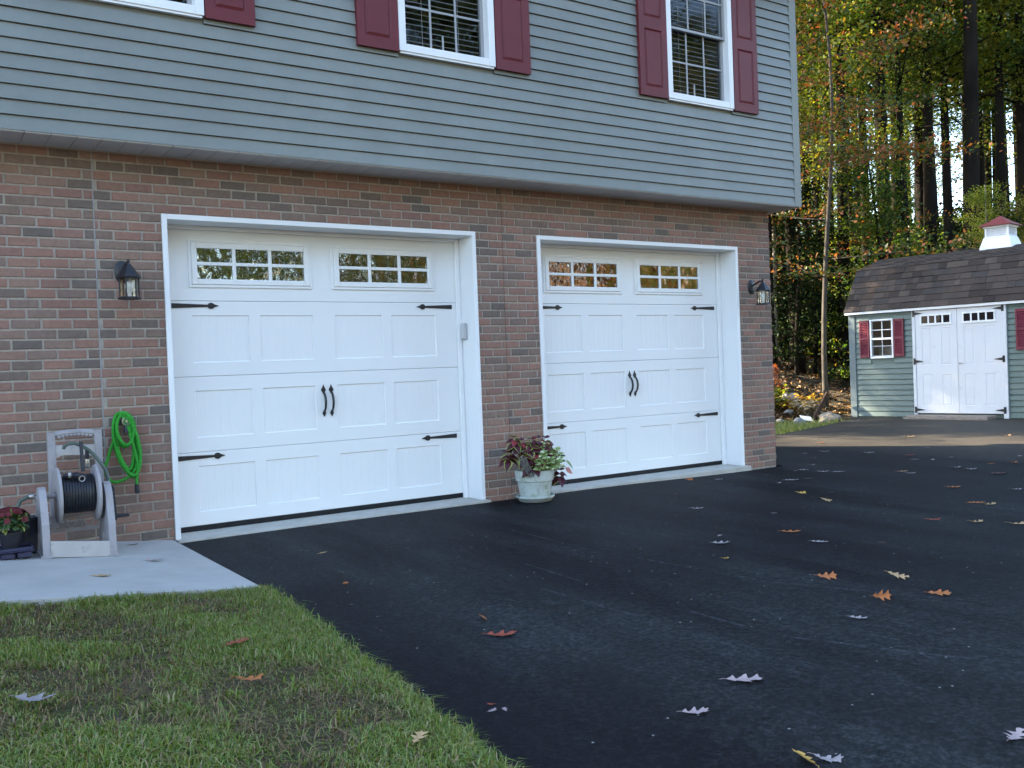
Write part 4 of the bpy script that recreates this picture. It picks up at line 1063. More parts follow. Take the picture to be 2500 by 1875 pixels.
# ---------------------------------------------------------------- planter in front of the pier
def leaf_blade(m, p, d, n_, L, Wd, mi, fold=.25, droop=.25):
    """pointed leaf from p along d with normal n_, slightly folded and drooping; rim in mi[1]"""
    d = d.normalized(); s = d.cross(n_).normalized(); n_ = s.cross(d).normalized()
    ts = (0, .22, .45, .7, 1.0); ws = (.05, .8, 1.0, .72, .02)
    vs = []
    for t, w in zip(ts, ws):
        c = p + d * (L * t) - n_ * (droop * L * t * t)
        for k in (-1, -.72, 0, .72, 1): vs.append(c + s * (k * w * Wd * .5) + n_ * (abs(k) * w * Wd * fold * .5))
    for i in range(4):
        for k in range(4):
            m.add([vs[i * 5 + k], vs[i * 5 + k + 1], vs[i * 5 + 6 + k], vs[i * 5 + 5 + k]], [(0, 1, 2, 3)], mi[1] if k in (0, 3) else mi[0])
BURG = PM('burgundy_leaf', (.060, .008, .014), .5, .4, .3, 30)
REDLF = PM('bright_red_leaf', (.24, .020, .030), .5, .4, .2, 30)
LIME = PM('lime_leaf_edge', (.28, .32, .07), .5, .4, .25, 30)
VARG = PM('variegated_leaf', (.24, .34, .10), .5, .4, .45, 60)
CREAM = PM('cream_leaf', (.58, .62, .38), .5, .4, .2, 40)
DRYST = PM('dry_grey_stem', (.20, .19, .20), .8, .2, .25, 30)
POTM = PM('weathered_white_pot', (.46, .50, .47), .6, .3, .10, 9, 60, .2, dirt=((.22, .25, .15), 11, .50))
SOIL = PM('potting_soil', (.02, .015, .012), .95, .1, .3, 40, 90, 1)
def build_planter():
    px, py, z0 = 2.945, -.345, -.016
    t = thing('flower_pot', 'mossy white pot of burgundy coleus and variegated greens between the garage doors', 'planter', (px, py, z0))
    m = MB(); m.lathe([(0.1245, 0), (0.1369, .004), (0.1627, .036), (0.1693, .040), (0.1693, .054), (0.1635, .056), (0.1560, .046), (0.1328, .014), (0.0083, .012)], (px, py, z0), 40); m.build('saucer', POTM, t, True)
    m = MB(); m.lathe([(0.1179, .014), (0.1262, .02), (0.1527, .178), (0.1577, .182), (0.1643, .184), (0.1743, .268), (0.1726, .274), (0.1643, .274), (0.1560, .235), (0.0083, .232)], (px, py, z0), 40); m.build('pot', POTM, t, True)
    m = MB(); m.lathe([(0.1552, .238), (0.0083, .250)], (px, py, z0), 24); m.build('soil', SOIL, t)
    rg = random.Random(12); zt = z0 + .24
    c = MB()
    def stem(q, mi): c.tube(q, [.005] * (len(q) - 1) + [.003], 5, mi=mi)
    # coleus: broad burgundy leaves with lime rims
    heads = [(-.20, .00, .33), (-.15, -.02, .30), (.0, -.06, .31), (-.08, -.07, .27), (.12, -.01, .30), (.05, -.07, .25), (-.13, -.06, .22), (-.06, .03, .25), (-.10, -.12, .13), (.02, -.03, .24), (-.03, -.13, .19), (.10, .03, .22), (.12, -.08, .17), (.05, .10, .25), (-.16, -.10, .20), (.155, -.02, .10), (-.02, .0, .30), (.09, -.13, .24), (.20, -.10, .02), (-.24, .03, .20)]
    for hx, hy, hz in heads:
        b = Vector((px + hx * .35, py + hy * .35, zt)); e = Vector((px + hx, py + hy, zt + hz))
        stem([b, b.lerp(e, .5) + Vector((0, 0, .02)), e], 1)
        for ring, (k, l, up_) in enumerate(((4, .115, -.25), (4, .085, .15), (3, .055, .7))):
            a0 = rg.uniform(0, 6.28)
            for i in range(k):
                a = a0 + 6.283 * i / k + rg.uniform(-.2, .2); d = Vector((math.cos(a), math.sin(a), up_ + rg.uniform(-.2, .2))); n_ = Vector((.5 * math.cos(a), .5 * math.sin(a) - .7, 1)); d.z -= .25
                leaf_blade(c, e - Vector((0, 0, .03 * (2 - ring))), d, n_, l * rg.uniform(.75, 1.1), l * rg.uniform(.6, .75), (0 if rg.random() < .9 else 2, 1 if rg.random() < .45 else 0), .22, .35)
    c.build('coleus_foliage', [BURG, LIME, REDLF], t)
    v = MB(); sprigs = [(-.05, -.16, .14), (.00, -.17, .20), (.03, -.10, .27), (.06, -.18, .14), (.11, -.15, .18), (.15, -.10, .15), (.19, -.06, .20), (.20, -.12, .10), (.23, -.03, .14), (.16, .02, .24), (.21, .02, .18), (-.02, -.20, .06), (.08, -.21, .05), (.15, -.18, .06), (.25, -.08, .09), (.18, -.16, .13), (.0, -.13, .12), (.1, -.1, .1), (.05, -.15, .08), (.13, -.2, .1), (-.08, -.18, .05), (.06, -.12, .22), (.0, -.2, .15), (.10, -.2, .12), (.17, -.13, .2), (.22, -.08, .16), (.04, -.2, .1), (-.03, -.17, .17), (.12, -.18, .22), (.2, -.14, .05), (.08, -.08, .2), (-.06, -.2, .11), (.24, .0, .2)]
    for hx, hy, hz in sprigs:
        b = Vector((px + hx * .5, py + hy * .5, zt)); e = Vector((px + hx, py + hy, zt + hz)); v.tube([b, b.lerp(e, .55) + Vector((0, 0, .03)), e], [.004, .0035, .002], 5)
        for i in range(14):
            f = .2 + .8 * i / 13; p = b.lerp(e, f) + Vector((0, 0, .03 * (1 - abs(2 * f - 1))))
            for s in (0, 1):
                a = i * 1.57 + s * 3.14 + rg.uniform(-.4, .4); d = Vector((math.cos(a), math.sin(a), rg.uniform(.0, .6))); l = rg.uniform(.035, .055)
                leaf_blade(v, p, d, Vector((0, -.7, .8)) + d * -.3, l, l * .52, (rg.choice((0, 0, 1)), rg.choice((0, 1))), .15, .2)
    v.build('variegated_foliage', [VARG, CREAM], t)
    g = MB()
    leaf_blade(g, Vector((px + .27, py - .10, zt + .095)), Vector((.9, -.2, -.9)), Vector((.5, -.6, .5)), .11, .075, (0, 0), .1, .1)
    leaf_blade(g, Vector((px + .20, py - .18, zt + .04)), Vector((.7, -.3, -.5)), Vector((.1, -.8, .5)), .085, .06, (1, 1), .1, .2)
    leaf_blade(g, Vector((px + .25, py - .05, zt + .12)), Vector((.8, -.3, .5)), Vector((0, -.5, .8)), .05, .04, (2, 2), .1, .2)
    g.tube([(px + .12, py - .05, zt), (px + .2, py - .09, zt + .08), (px + .27, py - .10, zt + .098)], [.004, .003, .002], 5, mi=0)
    g.build('trailing_leaves', [PM('fresh_green_leaf', (.13, .21, .05), .5, .4, .2, 20), PM('coral_leaf', (.38, .12, .085), .5, .4, .25, 30), PM('dark_green_leaf', (.02, .035, .02), .5, .4, .2, 20)], t)
    s = MB()
    for i in range(26):
        a = rg.uniform(0, 6.28); r = rg.uniform(0, .05); b = Vector((px - .11 + .03 * math.cos(a), py - .12 + .02 * math.sin(a), zt - .01)); e = Vector((px - .235 + r * math.cos(a), py - .16 + r * math.sin(a), zt + rg.uniform(.10, .19)))
        s.tube([b, b.lerp(e, .5) + Vector((rg.uniform(-.01, .01), rg.uniform(-.01, .01), .01)), e], [.0035, .003, .002], 4)
    s.build('dry_stems', DRYST, t)
build_planter()

# ---------------------------------------------------------------- hose reel cart on the concrete walk
REELG = PM('grey_resin', (.33, .305, .31), .55, .4, .06, 8, dirt=((.20, .19, .19), 12, .55))
REELT = PM('tan_resin', (.43, .40, .38), .6, .3, .06, 8, dirt=((.25, .22, .20), 14, .56))
HOSEB = PM('black_hose', (.010, .011, .016), .45, .5, .2, 20)
HOSEG = PM('faded_green_hose', (.075, .10, .080), .5, .5, .15, 14)
BRASS = PM('metal_fitting', (.50, .48, .46), .3, .5, .05, 10, metal=.9)
DKPL = PM('dark_plastic', (.016, .016, .022), .5, .4, .1, 10)
def build_reel():
    xl, xr = -.915, -.540; zb = slab_z(-.73, 0) + .002
    t = thing('hose_reel_cart', 'grey plastic hose reel cart with black hose standing by the brick wall', 'hose reel', (-.725, -.45, zb))
    ax, ay, az_ = -.70, -.45, .450                  # axle
    def zf(x): return slab_z(x, 0) + .004
    for x0, x1 in ((xl - .022, xl + .020), (xr - .020, xr + .022)):
        f = MB(); z0 = zf((x0 + x1) / 2)
        poly = [(-.665, z0), (-.655, z0 + .20), (-.600, .45), (-.560, .505), (-.520, .520), (-.470, .50), (-.42, .44), (-.36, .30), (-.30, z0 + .02), (-.30, z0), (-.40, z0), (-.44, z0 + .13), (-.54, z0 + .13), (-.58, z0)]
        f.prism(poly, x0, x1, 'x')
        f.box(x0 - .012, x1 + .012, -.672, -.29, z0 - .003, z0 + .012)
        f.build('side_frame', REELG, t)
    h = MB()
    for x0, x1 in ((-.835, -.790), (-.552, -.507)):
        h.prism([(-.262, .22), (-.212, .22), (-.205, .60), (-.212, .842), (-.258, .842), (-.262, .60)], x0, x1, 'x')
    n = 12; pts = []
    for i in range(n + 1):
        q = i / n; pts.append((lerp(-.812, -.53, q), -.236, .820 + .016 * math.sin(q * math.pi)))
    h.tube(pts, .020, 10)
    for i in range(9): xx = lerp(-.765, -.575, i / 8); h.lathe([(.012, -.009), (.012, .009)], (xx, -.243, .808 + .012 * math.sin(i / 8 * math.pi)), 8, ax='x')
    h.build('pull_handle', REELG, t)
    p = MB(); p.prism([(-.789, .672), (-.755, .690), (-.590, .680), (-.553, .655), (-.553, .745), (-.789, .757)], -.255, -.220, 'y'); p.build('handle_panel', REELT, t)
    p = MB(); z1, z2 = zf(xl), zf(xr)
    p.prism([(xl + .021, z1), (xr - .021, z2), (xr - .021, z2 + .095), (xl + .021, z1 + .098)], -.668, -.640, 'y'); p.build('front_panel', REELT, t)
    b = MB(); za = zb + .12
    b.box(xl + .02, xr - .02, -.345, -.325, za + .085, za + .11); b.box(xl + .02, xr - .02, -.345, -.325, za, za + .025)
    k = 6
    for i in range(k): x0 = lerp(xl + .03, xr - .03, i / k); x1 = lerp(xl + .03, xr - .03, (i + 1) / k); b.tube([(x0, -.335, za + (.02 if i % 2 else .09)), (x1, -.335, za + (.09 if i % 2 else .02))], .007, 4)
    b.build('cross_brace', REELG, t)
    dx0, dx1 = -.815, -.590
    for x in (dx0, dx1):
        d = MB(); d.lathe([(.02, -.014), (.155, -.014), (.176, -.008), (.178, .006), (.170, .010), (.150, .004), (.06, .002), (.03, .012)], (x, ay, az_), 40, ax='x')
        for i in range(8): a = i * math.pi / 4; d.tube([(x + .006, ay + .05 * math.cos(a), az_ + .05 * math.sin(a)), (x + .006, ay + .15 * math.cos(a), az_ + .15 * math.sin(a))], .006, 4)
        d.build('drum_flange', REELG, t, True)
    a = MB(); a.tube([(xl - .03, ay, az_), (xr + .045, ay, az_)], .016, 10); a.build('axle', REELG, t)
    c = MB(); rg = random.Random(3)
    for layer, (r, nn) in enumerate(((.092, 11), (.112, 11))):
        pts = []; w = (dx1 - dx0 - .045) 
        for i in range(nn * 20 + 1):
            an = 2 * math.pi * i / 20; q = i / (nn * 20)
            pts.append((dx0 + .022 + w * (q if layer % 2 == 0 else 1 - q), ay + r * math.cos(an), az_ + r * math.sin(an)))
        c.tube(pts, .0118, 6)
    c.build('wound_hose', HOSEB, t, True)
    z = MB(); z.tube([(dx0 + .03, ay - .06, az_ + .125), (dx0 + .09, ay - .085, az_ + .128)], .016, 8); z.tube([(dx0 + .09, ay - .085, az_ + .128), (dx0 + .155, ay - .10, az_ + .115)], [.020, .014], 8)
    z.tube([(dx0 + .15, ay - .02, az_ + .14), (dx0 + .15, ay + .01, az_ + .33)], .011, 8); z.build('nozzle_grip', DKPL, t, True)
    z = MB(); z.lathe([(.020, -.008), (.021, 0), (.020, .008)], (dx0 + .062, ay - .075, az_ + .130), 12, ax='x')
    ring = [(dx0 + .125 + .017 * math.cos(i * .524), ay - .135, az_ + .105 + .017 * math.sin(i * .524)) for i in range(12)]; z.tube(ring, .004, 6, closed=True)
    z.lathe([(.012, 0), (.015, .01), (.013, .055)], (-.618, -.35, .604), 10)
    z.build('hose_fitting', BRASS, t, True)
    l = MB(); l.tube([(-.752, -.33, .735), (-.748, -.335, .752), (-.727, -.34, .766), (-.69, -.345, .768), (-.646, -.35, .748), (-.605, -.355, .716), (-.571, -.36, .676), (-.541, -.365, .63), (-.516, -.38, .585), (-.506, -.40, .53), (-.512, -.43, .47)], .0120, 8)
    l.build('leader_hose', HOSEG, t, True); l = MB()
    l.tube([(-.617, -.352, .722), (-.618, -.35, .66)], .012, 8); l.build('hose_strap', DKPL, t, True); l = MB()
    l.tube([(xl - .025, -.45, .455), (xl - .07, -.46, .462), (xl - .115, -.46, .44), (xl - .130, -.46, .395), (xl - .11, -.455, .345), (xl - .05, -.44, .32)], .0125, 8)
    l.build('hose_end', HOSEG, t, True)
    q = MB(); q.lathe([(.014, -.018), (.0165, -.012), (.0165, .012), (.014, .018)], (xl - .05, -.455, .461), 10, ax='x'); q.build('hose_fitting', BRASS, t, True)
    w = MB(); w.prism([(-.47, .455), (-.445, .475), (-.41, .475), (-.40, .45), (-.475, .275), (-.50, .26), (-.52, .275)], xr + .040, xr + .058, 'x'); w.tube([(xr + .05, -.50, .285), (xr + .135, -.50, .285)], [.012, .010], 8); w.build('crank', DKPL, t, True)
build_reel()

# ---------------------------------------------------------------- green hose on the wall tap
def build_hose():
    m = MB(); m.tube([(-.318, .0, .880), (-.318, -.085, .880)], .016, 10); m.tube([(-.318, -.06, .875), (-.318, -.085, .84), (-.318, -.088, .80)], [.015, .016, .017], 10)
    t = thing('wall_tap', 'outdoor tap on the brick wall holding the coiled bright green hose', 'tap', (-.318, 0, .88))
    m.build('tap_body', DKPL, t, True)
    m = MB(); r = .026; ring = [(-.318 + r * math.cos(i * .449), -.10, .880 + r * math.sin(i * .449)) for i in range(14)]; m.tube(ring, .006, 6, closed=True)
    for i in range(5): a = i * 1.2566; m.tube([(-.318, -.10, .88), (-.318 + r * math.cos(a), -.10, .88 + r * math.sin(a))], .004, 5)
    m.lathe([(.008, 0), (.008, .02)], (-.318, -.09, .88), 8, ax='y'); m.build('tap_handle', BRASS, t, True)
    rg = random.Random(9); pts = []
    def loop(cx, zt, zbm, w, y, tilt, n=26):
        for i in range(n):
            a = math.pi / 2 - 2 * math.pi * i / n
            zz = (zt + zbm) / 2 + (zt - zbm) / 2 * math.sin(a); k = (zz - zbm) / (zt - zbm)
            ww = w * (1.0 + .12 * math.sin(k * 3.1))
            pts.append(Vector((cx + tilt * (.5 - k) + ww * math.cos(a), y - .010 * math.sin(a * 2), zz)))
    hose = thing('garden_hose', 'bright green ribbed garden hose coiled on the wall tap', 'hose', (-.318, -.06, .40))
    loop(-.322, .940, .700, .062, -.040, .00); loop(-.322, .930, .520, .064, -.052, .045); loop(-.314, .938, .485, .060, -.066, .07); loop(-.330, .926, .545, .048, -.080, .04); loop(-.318, .942, .500, .070, -.092, .075); loop(-.326, .934, .715, .050, -.100, .01)
    pts += [Vector((-.30, -.09, .80)), Vector((-.285, -.09, .74)), Vector((-.265, -.085, .66)), Vector((-.252, -.08, .56)), Vector((-.262, -.075, .47)), Vector((-.262, -.07, .43))]
    def fine(P, step=.0042):
        out = []
        q = [P[0]] + list(P) + [P[-1]]
        for i in range(1, len(q) - 2):
            p0, p1, p2, p3 = q[i - 1], q[i], q[i + 1], q[i + 2]; n = max(1, int((p2 - p1).length / step))
            for j in range(n):
                u = j / n; out.append(.5 * ((2 * p1) + (-p0 + p2) * u + (2 * p0 - 5 * p1 + 4 * p2 - p3) * u * u + (-p0 + 3 * p1 - 3 * p2 + p3) * u ** 3))
        out.append(P[-1]); return out
    GREEN = PM('bright_green_fabric', (.034, .30, .030), .65, .3, .18, 60, 260, .6)
    m = MB(); p = fine(pts); m.tube(p, [.0105 + .0022 * (i % 3 == 0) - .0012 * (i % 3 == 1) + rg.uniform(-.0006, .0006) for i in range(len(p))], 8); m.build('hose_coil', GREEN, hose, True)
    m = MB(); q = fine([Vector((-.44, -.06, .62)), Vector((-.462, -.06, .57)), Vector((-.452, -.06, .505)), Vector((-.41, -.06, .465)), Vector((-.36, -.065, .468)), Vector((-.30, -.07, .50)), Vector((-.262, -.07, .56)), Vector((-.25, -.07, .64))])
    m.tube(q, [.0100 + .002 * (i % 3 == 0) for i in range(len(q))], 8); q = fine([Vector((-.44, -.06, .62)), Vector((-.425, -.06, .68)), Vector((-.40, -.06, .74)), Vector((-.38, -.06, .80))]); m.tube(q, [.0100 + .002 * (i % 3 == 0) for i in range(len(q))], 8); m.build('loose_loop', GREEN, hose, True)
    m = MB(); m.tube([(-.262, -.07, .438), (-.262, -.07, .42), (-.261, -.072, .395), (-.262, -.08, .372)], [.013, .015, .018, .016], 10); m.build('hose_nozzle', DKPL, hose, True)
build_hose()

# ---------------------------------------------------------------- nursery tray and potted mum
def build_tray():
    z = slab_z(-1.12, 0) + .002
    t = thing('plant_tray', 'dark blue plastic nursery tray on the concrete walk beside the hose reel', 'plant tray', (-1.14, -.58, z))
    BLUE = PM('navy_plastic', (.022, .022, .055), .45, .5, .15, 10)
    m = MB(); x0, x1, y0, y1 = -1.36, -.985, -.69, -.50
    m.box(x0, x1, y0, y1, z + .040, z + .050, b=.004)
    for i in range(4):
        m.box(x0 + .09 * i + .012, x0 + .09 * i + .092, y0 + .012, y0 + .09, z, z + .041, b=.008); m.box(x0 + .09 * i + .012, x0 + .09 * i + .092, y0 + .10, y1 - .012, z, z + .041, b=.008)
    for a in ((x0, x0 + .012, y0, y1), (x1 - .012, x1, y0, y1), (x0, x1, y0, y0 + .012), (x0, x1, y1 - .012, y1)): m.box(*a, z + .049, z + .066, b=.003)
    m.build('tray_cells', BLUE, t)
    rg = random.Random(31)
    p = thing('potted_mum', 'dark red chrysanthemum in a black pot standing in the nursery tray', 'potted plant', (-1.105, -.60, z + .05))
    cx, cy, zb = -1.105, -.60, z + .0505
    m = MB(); m.lathe([(.042, 0), (.046, .003), (.064, .098), (.068, .100), (.068, .108), (.060, .108), (.056, .09), (.01, .09)], (cx, cy, zb), 24); m.build('pot', DKPL, p, True)
    f = MB()
    for i in range(330):
        a = rg.uniform(0, 6.28); e = rg.uniform(-.35, 1.2); d = Vector((math.cos(a) * math.cos(e), math.sin(a) * math.cos(e), math.sin(e)))
        q = Vector((cx, cy, zb + .15)) + Vector((d.x * .095, d.y * .085, d.z * .075)) * rg.uniform(.5, 1); l = rg.uniform(.028, .045)
        leaf_blade(f, q, d + Vector((rg.uniform(-.6, .6), rg.uniform(-.6, .6), rg.uniform(-.5, .3))), d + Vector((0, 0, .5)), l, l * .6, (rg.choice((0, 0, 0, 1)), 0), .2, .3)
    f.build('leaves', [PM('mum_leaf', (.050, .095, .030), .6, .3, .35, 40), PM('mum_leaf_yellow', (.20, .22, .05), .6, .3, .3, 40)], p)
    fl = MB()
    for i in range(46):
        a = rg.uniform(0, 6.28); e = rg.uniform(.15, 1.4); d = Vector((math.cos(a) * math.cos(e), math.sin(a) * math.cos(e), math.sin(e)))
        q = Vector((cx, cy, zb + .165)) + Vector((d.x * .115, d.y * .10, d.z * .085)); mi = 1 if rg.random() < .2 else 0
        s = d.orthogonal().normalized(); u = d.cross(s)
        for k in range(9):
            b = k * .698; v = (s * math.cos(b) + u * math.sin(b)); leaf_blade(fl, q, v + d * .35, d - v * .3, .022, .011, (mi, mi), .1, .1)
    fl.build('flowers', [PM('dark_red_petal', (.11, .012, .016), .6, .3, .3, 50), PM('deep_maroon_petal', (.075, .010, .016), .6, .3, .3, 50)], p)
    k = thing('black_nursery_pot', 'tall black nursery pot behind the red chrysanthemum, against the wall', 'plant pot', (-1.01, -.43, slab_z(-1.01, 0)))
    m = MB(); zz = slab_z(-1.01, 0) + .001; m.lathe([(.058, 0), (.062, .004), (.080, .205), (.086, .208), (.086, .225), (.078, .225), (.072, .19), (.01, .19)], (-1.005, -.41, zz), 24); m.build('pot', PM('dark_blue_black_plastic', (.020, .022, .032), .5, .4, .15, 8), k, True)
    m = MB(); m.lathe([(.073, .192), (.01, .198)], (-1.005, -.41, zz), 16); m.build('soil', SOIL, k)
build_tray()

# ---------------------------------------------------------------- fallen leaves
def leaf_mesh(name, seed, mat, L=.14):
    rg = random.Random(seed); n = 29; lob = rg.choice((3, 3.5, 4)); curl = rg.uniform(.02, .14); fold = rg.uniform(-.15, .30); tw = rg.uniform(-.6, .6)
    vs = []; fs = []
    for i in range(n):
        t = i / (n - 1)
        env = math.sin(math.pi * min(1, t * 1.0) ** 1.15) ** .6 if 0 < t < 1 else 0
        ph = (lob * t + .25) % 1.0; tri = ph / .62 if ph < .62 else (1 - ph) / .38
        w = L * .36 * env * (.22 + .78 * tri ** 1.5) + .0012
        zc = curl * L * (2 * t - 1) ** 2 + .004
        for k in (-1, -.55, 0, .55, 1):
            z = zc + fold * abs(k) * w + tw * (t - .5) * k * w + rg.uniform(-.002, .002)
            x = (t - .5) * L + abs(k) * w * .45
            vs.append((x, k * w * rg.uniform(.88, 1.08), max(.0015, z)))
    for i in range(n - 1):
        for k in range(4): fs.append((i * 5 + k, i * 5 + k + 1, i * 5 + 6 + k, i * 5 + 5 + k))
    m = MB(); m.add(vs, fs); m.tube([(-.5 * L, 0, curl * L + .004), (-.60 * L, 0, curl * L + .006), (-.68 * L, .004, curl * L + .002)], [.0014, .0012, .0010], 4)
    me = bpy.data.meshes.new(name); me.from_pydata(m.v, [], m.f); me.materials.append(mat); me.polygons.foreach_set('use_smooth', [True] * len(me.polygons)); me.update()
    return me
def leafcol(name, col, var=.25):
    return PM(name, col, .7, .25, var, 22, 70, .5)
LC = {'white': leafcol('pale_leaf_underside', (.30, .255, .245), .2), 'orange': leafcol('orange_brown_leaf', (.36, .125, .040)), 'tan': leafcol('tan_leaf', (.42, .27, .13)),
      'brown': leafcol('dull_brown_leaf', (.11, .06, .045)), 'red': leafcol('red_brown_leaf', (.27, .065, .035)), 'yellow': leafcol('yellow_leaf', (.50, .30, .07)), 'pink': leafcol('pinkish_grey_leaf', (.36, .275, .262), .18), 'grey': leafcol('grey_leaf', (.24, .21, .20), .15)}
LM = {}
def fallen(x, y, L, col, label, rz=None, var=None, tilt=(0, 0), surf=None, sub='leaves fallen on the driveway'):
    i = len(LM)
    v = var if var is not None else i % 7
    key = (col, v)
    if key not in LM: LM[key] = leaf_mesh('fallen_leaf', 100 + v * 13, LC[col])
    o = bpy.data.objects.new('fallen_leaf', LM[key]); C.objects.link(o)
    z = (surf or asph_z)(x, y)
    rg = random.Random(int(x * 1000 + y * 77)); s = L * (.86 if y < -2.5 else .78) / .14
    o.location = (x, y, z + .001 + abs(tilt[0]) * L * .14 + abs(tilt[1]) * L * .3); o.rotation_euler = (tilt[0], tilt[1], rz if rz is not None else rg.uniform(0, 6.28)); o.scale = (s, s, s * rg.uniform(.8, 1.3))
    tag(o, label, 'leaf', sub)
VIEWX = -.59      # turns a leaf so that it lies across the line of sight
